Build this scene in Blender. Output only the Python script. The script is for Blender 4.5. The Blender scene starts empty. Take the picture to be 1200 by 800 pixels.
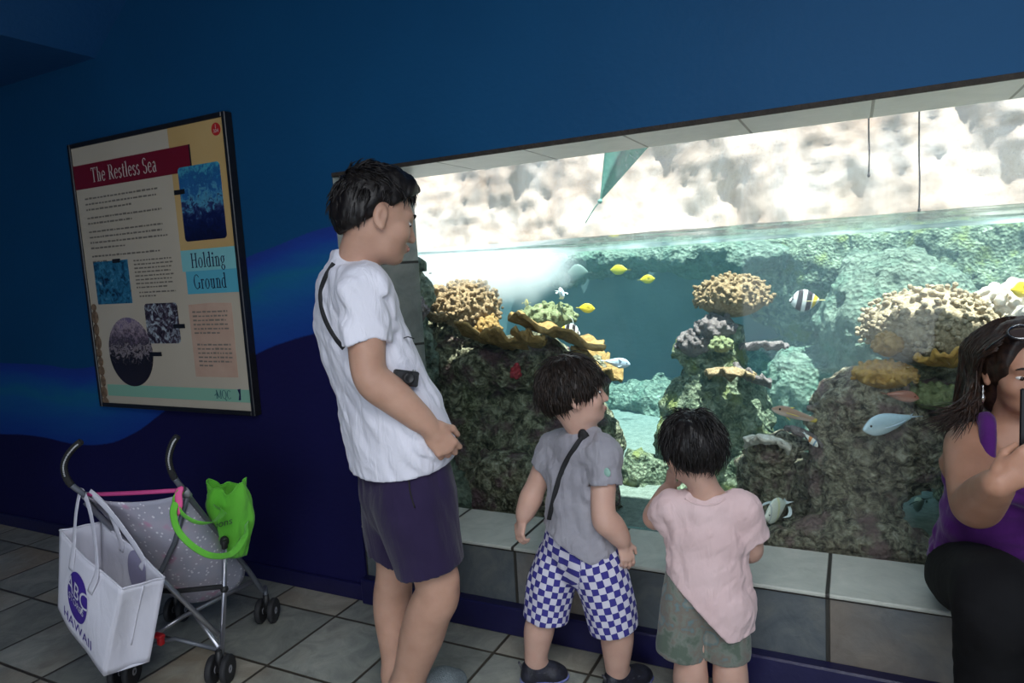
import bpy, math, random
import numpy as np
from mathutils import Vector, Matrix
SC = bpy.context.scene
COL = SC.collection
PI = math.pi
rng = np.random.RandomState(7)
V = lambda *a: np.array(a, float)
def unit(v):
    v = np.asarray(v, float); return v / np.linalg.norm(v)

# ------------------------------------------------------------------ camera geometry (1200 x 800 frame)
YAW, PITCH, ROLL, FOC, EYE = -.4687, .11074, .05892, 800., 1.40
def _cam_axes():
    cy, sy, cp, sp, cr, sr = math.cos(YAW), math.sin(YAW), math.cos(PITCH), math.sin(PITCH), math.cos(ROLL), math.sin(ROLL)
    f = V(sy*cp, cy*cp, -sp); r = V(cy, -sy, 0); d = np.cross(f, r)
    return cr*r + sr*d, -sr*r + cr*d, f
CR, CD, CF = _cam_axes()
HEAD = unit(V(CF[0], CF[1], 0))
def ray(x, y): return CR*(x-600)/FOC + CD*(y-400)/FOC + CF
def pt(x, y, d):                     # point at horizontal distance d along the heading
    r = ray(x, y); return V(0, 0, EYE) + r*d/(r @ HEAD)
def at_y(x, y, Y):
    r = ray(x, y); return V(0, 0, EYE) + r*Y/r[1]
def at_z(x, y, z):
    r = ray(x, y); return V(0, 0, EYE) + r*(z-EYE)/r[2]

cam = bpy.data.cameras.new('camera'); camo = bpy.data.objects.new('camera', cam); COL.objects.link(camo)
camo.matrix_world = Matrix(((CR[0], -CD[0], -CF[0], 0), (CR[1], -CD[1], -CF[1], 0), (CR[2], -CD[2], -CF[2], EYE), (0, 0, 0, 1)))
cam.sensor_width = 36; cam.lens = 36*FOC/1200; cam.clip_start = .05; SC.camera = camo

# ------------------------------------------------------------------ objects
def tag(o, label=None, cat=None, group=None, kind=None):
    if label: o['label'] = label
    if cat: o['category'] = cat
    if group: o['group'] = group
    if kind: o['kind'] = kind
    return o
def thing(name, label, cat, loc=(0, 0, 0), group=None):
    o = bpy.data.objects.new(name, None); COL.objects.link(o); o.location = loc; o.empty_display_size = .05
    return tag(o, label, cat, group)
def wpos(o):
    p = V(0, 0, 0)
    while o is not None:
        p = p + np.array(o.location); o = o.parent
    return p
def obj(name, geo, mats, parent=None, smooth=True, loc=None):
    """geo = (verts, faces[, material index per face[, attributes]]) in world coordinates; one mesh object, origin at its parent's place"""
    v, f = np.asarray(geo[0], float), geo[1]
    if not isinstance(mats, (list, tuple)): mats = [mats]
    org = wpos(parent) if parent is not None else (V(0, 0, 0) if loc is None else np.asarray(loc, float))
    me = bpy.data.meshes.new(name)
    me.from_pydata((v-org).tolist(), [], f.tolist() if isinstance(f, np.ndarray) else f)
    for m in mats: me.materials.append(m)
    if len(geo) > 2 and geo[2] is not None: me.polygons.foreach_set('material_index', np.asarray(geo[2], np.int32))
    if len(geo) > 3:
        for k, a in geo[3].items():
            at = me.attributes.new(k, 'FLOAT_VECTOR', 'POINT'); at.data.foreach_set('vector', np.asarray(a, np.float32).ravel())
    me.polygons.foreach_set('use_smooth', np.full(len(me.polygons), bool(smooth)))
    me.update()
    o = bpy.data.objects.new(name, me); COL.objects.link(o)
    if parent is not None: o.parent = parent
    else: o.location = org
    return o
def struct(name, geo, m, smooth=False): return tag(obj(name, geo, m, smooth=smooth), kind='structure')
def join(*gs):
    vs, fs, n, ms, am = [], [], 0, [], False
    for g in gs:
        f = g[1].tolist() if isinstance(g[1], np.ndarray) else g[1]
        vs.append(np.asarray(g[0], float)); fs += [[i+n for i in q] for q in f]; n += len(g[0])
        ms += list(g[2]) if len(g) > 2 and g[2] is not None else [0]*len(f)
    return np.concatenate(vs), fs, ms
def withmat(g, i): return g[0], g[1], [i]*len(g[1])
def box(lo, hi):
    x0, y0, z0 = lo; x1, y1, z1 = hi
    v = [(x0,y0,z0),(x1,y0,z0),(x1,y1,z0),(x0,y1,z0),(x0,y0,z1),(x1,y0,z1),(x1,y1,z1),(x0,y1,z1)]
    return V(*v), [[0,3,2,1],[4,5,6,7],[0,1,5,4],[1,2,6,5],[2,3,7,6],[3,0,4,7]]
def bbox(lo, hi, b=.004):
    """box with chamfered edges"""
    lo, hi = np.asarray(lo, float), np.asarray(hi, float); c, s = (lo+hi)/2, (hi-lo)/2; b = min(b, s.min()*.9)
    vs = {}; P = []
    for sx in (-1, 1):
        for sy in (-1, 1):
            for sz in (-1, 1):
                for a in range(3):
                    q = V(sx, sy, sz)*(s-b); q[a] = (sx, sy, sz)[a]*s[a]; vs[sx, sy, sz, a] = len(P); P.append(c+q)
    F = []
    for a in range(3):
        u, w = (a+1) % 3, (a+2) % 3
        for s_ in (-1, 1):
            q = []
            for su, sw in ((-1,-1),(1,-1),(1,1),(-1,1)):
                k = [0]*3; k[a] = s_; k[u] = su; k[w] = sw; q.append(vs[(*k, a)])
            F.append(q if s_ > 0 else q[::-1])
    for a in range(3):
        u, w = (a+1) % 3, (a+2) % 3
        for su in (-1, 1):
            for sw in (-1, 1):
                def K(sa, f_): k = [0]*3; k[a] = sa; k[u] = su; k[w] = sw; return vs[(*k, f_)]
                q = [K(-1, u), K(1, u), K(1, w), K(-1, w)]; F.append(q if su*sw < 0 else q[::-1])
    for sx in (-1, 1):
        for sy in (-1, 1):
            for sz in (-1, 1):
                q = [vs[sx,sy,sz,0], vs[sx,sy,sz,1], vs[sx,sy,sz,2]]; F.append(q if sx*sy*sz > 0 else q[::-1])
    return np.array(P), F
def prism(poly, axis, a, b):
    """poly: 2D points in the two other axes (in order), extruded from a to b"""
    n = len(poly); o = [i for i in range(3) if i != axis]; P = np.zeros((2*n, 3))
    for i, p in enumerate(poly):
        for k, t in ((0, a), (n, b)):
            P[i+k, o[0]], P[i+k, o[1]], P[i+k, axis] = p[0], p[1], t
    return P, [list(range(n))[::-1], list(range(n, 2*n))] + [[i, (i+1) % n, n+(i+1) % n, n+i] for i in range(n)]
def spline(P, n):
    """Catmull-Rom through P (k x m)"""
    P = np.asarray(P, float); k = len(P)
    Q = np.vstack([2*P[0]-P[1], P, 2*P[-1]-P[-2]]); out = []
    for t in np.linspace(0, k-1, n):
        i = min(int(t), k-2); u = t-i; a, b, c, d = Q[i:i+4]
        out.append(.5*((2*b)+(c-a)*u+(2*a-5*b+4*c-d)*u*u+(3*b-a-3*c+d)*u**3))
    return np.array(out)
def tube(P, r, seg=10, flat=None, caps=True):
    """tube along polyline P; r scalar or list; flat = (normal, ratio) squashes the section towards a ribbon"""
    P = np.asarray(P, float); n = len(P); r = np.broadcast_to(np.asarray(r, float), (n,))
    T = np.gradient(P, axis=0); T /= np.linalg.norm(T, axis=1)[:, None]+1e-12
    up = unit(flat[0]) if flat else (V(0, 0, 1) if abs(T[0][2]) < .9 else V(1, 0, 0))
    vs = []; a = np.linspace(0, 2*PI, seg, endpoint=False); prev = up
    for i in range(n):
        x = np.cross(prev, T[i]); x /= np.linalg.norm(x)+1e-12; y = np.cross(T[i], x)
        if not flat: prev = y
        ry = r[i]*(flat[1] if flat else 1)
        vs.append(P[i]+np.outer(np.cos(a)*r[i], x)+np.outer(np.sin(a)*ry, y))
    vs = np.concatenate(vs); fs = []
    for i in range(n-1):
        for j in range(seg):
            k = (j+1) % seg; fs.append([i*seg+j, i*seg+k, (i+1)*seg+k, (i+1)*seg+j])
    if caps: fs += [list(range(seg))[::-1], [(n-1)*seg+j for j in range(seg)]]
    return vs, fs
def grid(fn, nu, nv, thick=0, close_u=False):
    """surface fn(u,v) -> point, u,v in 0..1; with thickness a closed slab"""
    U, W = np.linspace(0, 1, nu), np.linspace(0, 1, nv)
    P = np.array([[fn(u, w) for w in W] for u in U])
    F = [[i*nv+j, (i+1)*nv+j, (i+1)*nv+j+1, i*nv+j+1] for i in range(nu-1) for j in range(nv-1)]
    if not thick: return P.reshape(-1, 3), F
    N = np.cross(np.gradient(P, axis=0), np.gradient(P, axis=1)); N /= np.linalg.norm(N, axis=2)[..., None]+1e-12
    A, B = (P+N*thick/2).reshape(-1, 3), (P-N*thick/2).reshape(-1, 3); m = nu*nv
    G = F + [[q+m for q in f[::-1]] for f in F]
    rim = [i*nv for i in range(nu)] + [(nu-1)*nv+j for j in range(1, nv)] + [i*nv+nv-1 for i in range(nu-2, -1, -1)] + [j for j in range(nv-2, 0, -1)]
    for a, b in zip(rim, rim[1:]+rim[:1]): G.append([b, a, a+m, b+m])
    return np.concatenate([A, B]), G
def lathe(prof, seg=24, c=(0, 0, 0), axis=(0, 0, 1)):
    """prof = [(radius, height)...] around axis through c"""
    ax = unit(axis); x = unit(np.cross(ax, V(0, 0, 1) if abs(ax[2]) < .9 else V(1, 0, 0))); y = np.cross(ax, x); c = np.asarray(c, float)
    a = np.linspace(0, 2*PI, seg, endpoint=False); vs = []
    for r, h in prof: vs.append(c+ax*h+np.outer(np.cos(a)*r, x)+np.outer(np.sin(a)*r, y))
    n = len(prof); fs = [[i*seg+j, i*seg+(j+1) % seg, (i+1)*seg+(j+1) % seg, (i+1)*seg+j] for i in range(n-1) for j in range(seg)]
    return np.concatenate(vs), fs + [list(range(seg))[::-1], [(n-1)*seg+j for j in range(seg)]]
def ellipsoid(c, r, R=None, nu=16, nv=10):
    th = np.linspace(0, PI, nv+1); ph = np.linspace(0, 2*PI, nu, endpoint=False); P = [V(0, 0, 1)]
    for t in th[1:-1]:
        for p in ph: P.append(V(math.sin(t)*math.cos(p), math.sin(t)*math.sin(p), math.cos(t)))
    P.append(V(0, 0, -1)); P = np.array(P)*np.asarray(r, float)
    if R is not None: P = P @ np.asarray(R)
    F = [[0, 1+j, 1+(j+1) % nu] for j in range(nu)]
    for i in range(nv-2):
        for j in range(nu): a = 1+i*nu; F.append([a+j, a+nu+j, a+nu+(j+1) % nu, a+(j+1) % nu])
    a = 1+(nv-2)*nu; F += [[a+j, len(P)-1, a+(j+1) % nu] for j in range(nu)]
    return P+np.asarray(c, float), F

# ------------------------------------------------------------------ noise
def _hash(i, j, k, s):
    with np.errstate(over='ignore'):
        h = (i.astype(np.uint32)*np.uint32(374761393) + j.astype(np.uint32)*np.uint32(668265263) + k.astype(np.uint32)*np.uint32(2147483647) + np.uint32(s*7919+13))
        h = (h ^ (h >> np.uint32(13)))*np.uint32(1274126177); h = (h ^ (h >> np.uint32(16)))*np.uint32(2246822519); h ^= h >> np.uint32(15)
    return h.astype(np.float64)/4294967295.*2-1
def vnoise(P, freq, seed=0):
    P = np.asarray(P)*freq; F = np.floor(P); u = P-F; I = F.astype(np.int64); u = u*u*(3-2*u); r = 0
    for a in (0, 1):
        for b in (0, 1):
            for c in (0, 1):
                w = (u[:, 0] if a else 1-u[:, 0])*(u[:, 1] if b else 1-u[:, 1])*(u[:, 2] if c else 1-u[:, 2])
                r = r+w*_hash(I[:, 0]+a, I[:, 1]+b, I[:, 2]+c, seed)
    return r
def fbm(P, freq, oct=4, seed=0, gain=.5):
    r, a = 0, 1.
    for o in range(oct): r = r+a*vnoise(P, freq*2.03**o, seed+o*17); a *= gain
    return r
def normals(v, f):
    f = np.asarray(f); n = np.zeros_like(v)
    if f.shape[1] == 4: fn = np.cross(v[f[:, 2]]-v[f[:, 0]], v[f[:, 3]]-v[f[:, 1]])
    else: fn = np.cross(v[f[:, 1]]-v[f[:, 0]], v[f[:, 2]]-v[f[:, 0]])
    for k in range(f.shape[1]): np.add.at(n, f[:, k], fn)
    return n/(np.linalg.norm(n, axis=1)[:, None]+1e-12)

# ------------------------------------------------------------------ implicit solids: smooth unions of tapered limbs on a grid, meshed with surface nets
class SDF:
    def __init__(s, lo, hi, h):
        s.lo, s.h = np.asarray(lo, float), h
        s.n = np.ceil((np.asarray(hi, float)-s.lo)/h).astype(int)+1
        s.f = np.full(s.n, 1., np.float32)
    def win(s, lo, hi):
        a = np.clip(np.floor((np.asarray(lo)-s.lo)/s.h).astype(int), 0, s.n); b = np.clip(np.ceil((np.asarray(hi)-s.lo)/s.h).astype(int)+1, 0, s.n)
        sl = tuple(slice(i, j) for i, j in zip(a, b))
        X = [(s.lo[i]+s.h*np.arange(a[i], b[i])).astype(np.float32) for i in range(3)]
        return sl, X[0][:, None, None], X[1][None, :, None], X[2][None, None, :]
    def _put(s, sl, d, k, carve=False):
        c = s.f[sl]
        if c.size == 0: return s
        if carve: m = np.maximum(k-np.abs(c+d), 0); s.f[sl] = np.maximum(c, -d)+m*m/(4*k)
        else: m = np.maximum(k-np.abs(c-d), 0); s.f[sl] = np.minimum(c, d)-m*m/(4*k)
        return s
    def cap(s, a, b, ra, rb=None, k=.015, carve=False):
        a, b = np.asarray(a, float), np.asarray(b, float); rb = ra if rb is None else rb; m = max(ra, rb)+k+3*s.h
        sl, X, Y, Z = s.win(np.minimum(a, b)-m, np.maximum(a, b)+m); d = b-a; L = max(d @ d, 1e-9)
        t = np.clip(((X-a[0])*d[0]+(Y-a[1])*d[1]+(Z-a[2])*d[2])/L, 0, 1)
        r = np.sqrt((X-a[0]-t*d[0])**2+(Y-a[1]-t*d[1])**2+(Z-a[2]-t*d[2])**2)-(ra+(rb-ra)*t)
        return s._put(sl, r.astype(np.float32), k, carve)
    def chain(s, P, r, k=.01):
        for i in range(len(P)-1): s.cap(P[i], P[i+1], r[i], r[i+1], k)
        return s
    def ell(s, c, r, R=None, k=.015, carve=False):
        c, r = np.asarray(c, float), np.asarray(r, float); R = np.eye(3) if R is None else np.asarray(R)
        ext = np.sqrt(((R*r[:, None])**2).sum(0))+k+3*s.h
        sl, X, Y, Z = s.win(c-ext, c+ext); X, Y, Z = X-c[0], Y-c[1], Z-c[2]
        q = [X*R[i, 0]+Y*R[i, 1]+Z*R[i, 2] for i in range(3)]
        k0 = np.sqrt(sum((q[i]/r[i])**2 for i in range(3))); k1 = np.sqrt(sum((q[i]/r[i]**2)**2 for i in range(3)))
        return s._put(sl, (k0*(k0-1)/np.maximum(k1, 1e-6)).astype(np.float32), k, carve)
    def cone_band(s, a, b, ra, rb, flat_dir, ratio, k=.02):
        """limb of oval section: wider across flat_dir by ratio"""
        a, b = np.asarray(a, float), np.asarray(b, float); m = max(ra, rb)*max(1, ratio)+k+3*s.h
        sl, X, Y, Z = s.win(np.minimum(a, b)-m, np.maximum(a, b)+m); d = b-a; L = d @ d; w = unit(flat_dir-d*(flat_dir @ d)/L)
        t = np.clip(((X-a[0])*d[0]+(Y-a[1])*d[1]+(Z-a[2])*d[2])/L, 0, 1)
        x, y, z = X-a[0]-t*d[0], Y-a[1]-t*d[1], Z-a[2]-t*d[2]; p = x*w[0]+y*w[1]+z*w[2]
        q2 = np.maximum(x*x+y*y+z*z-p*p, 0)+(p/ratio)**2
        return s._put(sl, (np.sqrt(q2)-(ra+(rb-ra)*t)).astype(np.float32), k)
    def cut(s, p, n, c=None, r=None):
        """keep the side where (x-p).n < 0 (inside a sphere of radius r round c only, when given)"""
        p, n = np.asarray(p, float), unit(n)
        if c is None: sl, X, Y, Z = s.win(s.lo, s.lo+s.h*s.n)
        else: sl, X, Y, Z = s.win(np.asarray(c)-r, np.asarray(c)+r)
        d = (X-p[0])*n[0]+(Y-p[1])*n[1]+(Z-p[2])*n[2]
        if c is not None: d = np.where((X-c[0])**2+(Y-c[1])**2+(Z-c[2])**2 < r*r, d, -1)
        s.f[sl] = np.maximum(s.f[sl], d.astype(np.float32)); return s
    def coords(s):
        return np.stack(np.meshgrid(*[s.lo[i]+s.h*np.arange(s.n[i]) for i in range(3)], indexing='ij'), -1).reshape(-1, 3)
    def near(s, fn, band=.04):
        """add fn(points) to the field near the surface"""
        I = np.nonzero(np.abs(s.f) < band); P = np.stack([s.lo[i]+s.h*I[i] for i in range(3)], -1)
        s.f[I] += fn(P).astype(np.float32); return s
    def mesh(s, relax=1):
        f = s.f; f[0] = f[-1] = 1; f[:, 0] = f[:, -1] = 1; f[:, :, 0] = f[:, :, -1] = 1
        S = f < 0; n = s.n
        c = np.zeros(n-1, np.uint8)
        for i in (0, 1):
            for j in (0, 1):
                for k in (0, 1): c += S[i:n[0]-1+i, j:n[1]-1+j, k:n[2]-1+k]
        act = np.stack(np.nonzero((c > 0) & (c < 8)), -1); idx = np.full(n-1, -1, np.int64); idx[tuple(act.T)] = np.arange(len(act))
        off = np.array([(i, j, k) for i in (0, 1) for j in (0, 1) for k in (0, 1)])
        val = np.stack([f[tuple((act+o).T)] for o in off], -1).astype(float); acc = np.zeros((len(act), 3)); cnt = np.zeros(len(act))
        for a in range(8):
            for b in range(a+1, 8):
                if np.abs(off[a]-off[b]).sum() != 1: continue
                va, vb = val[:, a], val[:, b]; m = (va < 0) != (vb < 0); t = np.where(m, va/np.where(m, va-vb, 1), 0)
                acc += np.where(m[:, None], off[a]+t[:, None]*(off[b]-off[a]), 0); cnt += m
        vs = s.lo+s.h*(act+acc/cnt[:, None]); quads = []
        for ax in range(3):
            u, w = (ax+1) % 3, (ax+2) % 3; sl0 = [slice(1, -1)]*3; sl1 = list(sl0); sl0[ax] = slice(0, -1); sl1[ax] = slice(1, None)
            A, B = S[tuple(sl0)], S[tuple(sl1)]; e = np.stack(np.nonzero(A != B), -1)
            if len(e) == 0: continue
            ins = A[tuple(e.T)]; e = e+1; e[:, ax] -= 1; eu = np.zeros(3, int); eu[u] = 1; ew = np.zeros(3, int); ew[w] = 1
            q = np.stack([idx[tuple((e-eu-ew).T)], idx[tuple((e-ew).T)], idx[tuple(e.T)], idx[tuple((e-eu).T)]], -1)
            q[~ins] = q[~ins][:, ::-1]; quads.append(q)
        F = np.concatenate(quads)
        for _ in range(relax):
            a = np.zeros_like(vs); c2 = np.zeros(len(vs))
            for i in range(4):
                x, y = F[:, i], F[:, (i+1) % 4]; np.add.at(a, x, vs[y]); np.add.at(c2, x, 1); np.add.at(a, y, vs[x]); np.add.at(c2, y, 1)
            vs = vs*.5+.5*a/c2[:, None]
        return vs, F
    def shell(s, t):
        """hollow out: keep only the skin of thickness t of what the field was before the cuts in s.f0"""
        s.f = np.maximum(s.f, -(s.f0+t)); return s
    def keep(s): s.f0 = s.f.copy(); return s
def subset(g, mask):
    """faces of g whose vertices all satisfy mask"""
    f = np.asarray(g[1]); return g[0], f[mask[f].all(1)]

# ------------------------------------------------------------------ materials
def newmat(name):
    m = bpy.data.materials.new(name); m.use_nodes = True; nt = m.node_tree; b = nt.nodes['Principled BSDF']; return m, nt, b
def N(nt, typ, inp=None, **kw):
    n = nt.nodes.new('ShaderNode'+typ)
    for k, v in kw.items(): setattr(n, k, v)
    for k, v in (inp or {}).items():
        if isinstance(v, bpy.types.NodeSocket): nt.links.new(v, n.inputs[k])
        else: n.inputs[k].default_value = v
    return n
def c4(c): return (*c[:3], 1) if len(c) == 3 else c
def ramp(nt, fac, stops):
    r = N(nt, 'ValToRGB', {0: fac}); e = r.color_ramp.elements
    while len(e) < len(stops): e.new(.5)
    for x, (p, c) in zip(e, stops): x.position = p; x.color = c4(c)
    return r.outputs[0]
def srgb(r, g, b): return tuple(((c/255)/12.92 if c/255 <= .04045 else ((c/255+.055)/1.055)**2.4) for c in (r, g, b))
def pmat(name, c1, c2=None, scale=8, rough=.6, bump=0, bscale=None, metal=0, spec=.5, stops=None, detail=4, stretch=None, sheen=0, sss=0, bdist=.01, distort=0):
    m, nt, b = newmat(name); tc = N(nt, 'TexCoord').outputs['Object']
    if stretch: tc = N(nt, 'Mapping', {'Vector': tc, 'Scale': stretch}).outputs[0]
    if c2 is not None or stops:
        n = N(nt, 'TexNoise', {'Vector': tc, 'Scale': scale, 'Detail': detail, 'Distortion': distort}).outputs['Fac']
        nt.links.new(ramp(nt, n, stops or [(.3, c1), (.7, c2)]), b.inputs['Base Color'])
    else: b.inputs['Base Color'].default_value = c4(c1)
    if bump:
        n2 = N(nt, 'TexNoise', {'Vector': tc, 'Scale': bscale or scale*4, 'Detail': 6}).outputs['Fac']
        nt.links.new(N(nt, 'Bump', {'Strength': bump, 'Distance': bdist, 'Height': n2}).outputs[0], b.inputs['Normal'])
    b.inputs['Roughness'].default_value = rough; b.inputs['Metallic'].default_value = metal; b.inputs['Specular IOR Level'].default_value = spec
    if sheen: b.inputs['Sheen Weight'].default_value = sheen
    if sss:
        b.inputs['Subsurface Weight'].default_value = sss; b.inputs['Subsurface Radius'].default_value = (.012, .005, .003); b.inputs['Subsurface Scale'].default_value = 1
    return m
# ------------------------------------------------------------------ materials of the room
def tilemat(name, au, av, ou, ov, pu, pv, stops, grout=(.03, .028, .022), gw=.011, rough=.45, bump=.35, tint=.35, rust=.0):
    """slate tiles laid on a grid of joints: axes au, av (0 x, 1 y, 2 z), origin and pitch"""
    m, nt, b = newmat(name); tc = N(nt, 'TexCoord').outputs['Object']; sep = N(nt, 'SeparateXYZ', {0: tc}).outputs
    def fr(a, o, p):
        q = N(nt, 'Math', {0: sep[a], 1: o}, operation='SUBTRACT').outputs[0]; q = N(nt, 'Math', {0: q, 1: p}, operation='DIVIDE').outputs[0]
        f = N(nt, 'Math', {0: q}, operation='FRACT').outputs[0]; g = N(nt, 'Math', {0: q}, operation='FLOOR').outputs[0]
        e = N(nt, 'Math', {0: f, 1: .5}, operation='SUBTRACT').outputs[0]; e = N(nt, 'Math', {0: e}, operation='ABSOLUTE').outputs[0]
        e = N(nt, 'Math', {0: .5, 1: e}, operation='SUBTRACT').outputs[0]; e = N(nt, 'Math', {0: e, 1: p}, operation='MULTIPLY').outputs[0]
        return e, g
    eu, gu = fr(au, ou, pu); ev, gv = fr(av, ov, pv)
    e = N(nt, 'Math', {0: eu, 1: ev}, operation='MINIMUM').outputs[0]
    mask = N(nt, 'MapRange', {0: e, 1: gw*.35, 2: gw*.6}).outputs[0]
    cell = N(nt, 'CombineXYZ', {0: gu, 1: gv}).outputs[0]; wn = N(nt, 'TexWhiteNoise', {0: cell}).outputs
    off = N(nt, 'VectorMath', {0: wn['Color'], 1: (7, 7, 7)}, operation='MULTIPLY').outputs[0]
    vec = N(nt, 'VectorMath', {0: tc, 1: off}, operation='ADD').outputs[0]
    n1 = N(nt, 'TexNoise', {'Vector': vec, 'Scale': 7., 'Detail': 8., 'Roughness': .65, 'Distortion': 1.2}).outputs['Fac']
    col = ramp(nt, n1, stops)
    tv = N(nt, 'MapRange', {0: wn['Value'], 3: 1-tint, 4: 1+tint*.5}).outputs[0]
    hs = N(nt, 'HueSaturation', {'Value': tv, 'Color': col}).outputs[0]
    if rust:
        n3 = N(nt, 'TexNoise', {'Vector': vec, 'Scale': 3., 'Detail': 5.}).outputs['Fac']; w2 = N(nt, 'Math', {0: n3, 1: wn['Value']}, operation='MULTIPLY').outputs[0]
        hs = N(nt, 'Mix', {0: N(nt, 'MapRange', {0: w2, 1: .2, 2: .5, 3: 0, 4: rust}).outputs[0], 6: hs, 7: (.3, .19, .09, 1)}, data_type='RGBA').outputs[2]
    mix = N(nt, 'Mix', {0: mask, 6: c4(grout), 7: hs}, data_type='RGBA').outputs[2]
    nt.links.new(mix, b.inputs['Base Color']); b.inputs['Roughness'].default_value = rough
    n2 = N(nt, 'TexNoise', {'Vector': vec, 'Scale': 16., 'Detail': 9., 'Roughness': .6, 'Distortion': .8}).outputs['Fac']
    vein = N(nt, 'TexNoise', {'Vector': vec, 'Scale': 4.5, 'Detail': 3., 'Distortion': 2.5}).outputs['Fac']
    hh = N(nt, 'Math', {0: n2, 1: vein}, operation='ADD').outputs[0]
    hgt = N(nt, 'Math', {0: hh, 1: N(nt, 'Math', {0: mask, 1: 2.}, operation='MULTIPLY').outputs[0]}, operation='ADD').outputs[0]
    nt.links.new(N(nt, 'Bump', {'Strength': bump, 'Distance': .006, 'Height': hgt}).outputs[0], b.inputs['Normal'])
    return m
TP = .3715
M_floor = tilemat('slate_floor', 0, 1, -1.184, 2.04, TP, TP, [(.25, (.21, .22, .20)), (.5, (.35, .36, .315)), (.75, (.52, .51, .44))], grout=(.06, .05, .036), gw=.012, rough=.42, rust=.55, bump=.45)
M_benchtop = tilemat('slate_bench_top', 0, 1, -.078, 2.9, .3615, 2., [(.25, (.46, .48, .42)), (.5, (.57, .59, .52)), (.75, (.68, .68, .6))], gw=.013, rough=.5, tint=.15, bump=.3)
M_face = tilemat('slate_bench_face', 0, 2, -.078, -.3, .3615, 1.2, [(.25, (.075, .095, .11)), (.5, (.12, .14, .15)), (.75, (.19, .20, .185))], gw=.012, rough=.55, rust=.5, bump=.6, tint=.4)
M_soffit = tilemat('pale_soffit_tile', 0, 1, .048, 1.5, .3615, 2., [(.25, (.62, .61, .58)), (.75, (.78, .76, .72))], grout=(.14, .12, .1), gw=.009, rough=.35, tint=.1, bump=.15)
M_jamb = tilemat('jamb_tile', 1, 2, 1.2, 1.44, 2., .3615, [(.25, (.15, .165, .145)), (.5, (.24, .26, .23)), (.75, (.34, .35, .3))], gw=.011, rough=.5, bump=.5)
M_dark = pmat('dark_mortar', (.018, .014, .01), (.04, .03, .022), 30, .8, .4)
M_navy = pmat('navy_gloss_paint', (.007, .006, .045), (.011, .010, .06), 6, .38, .12, 60)

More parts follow.
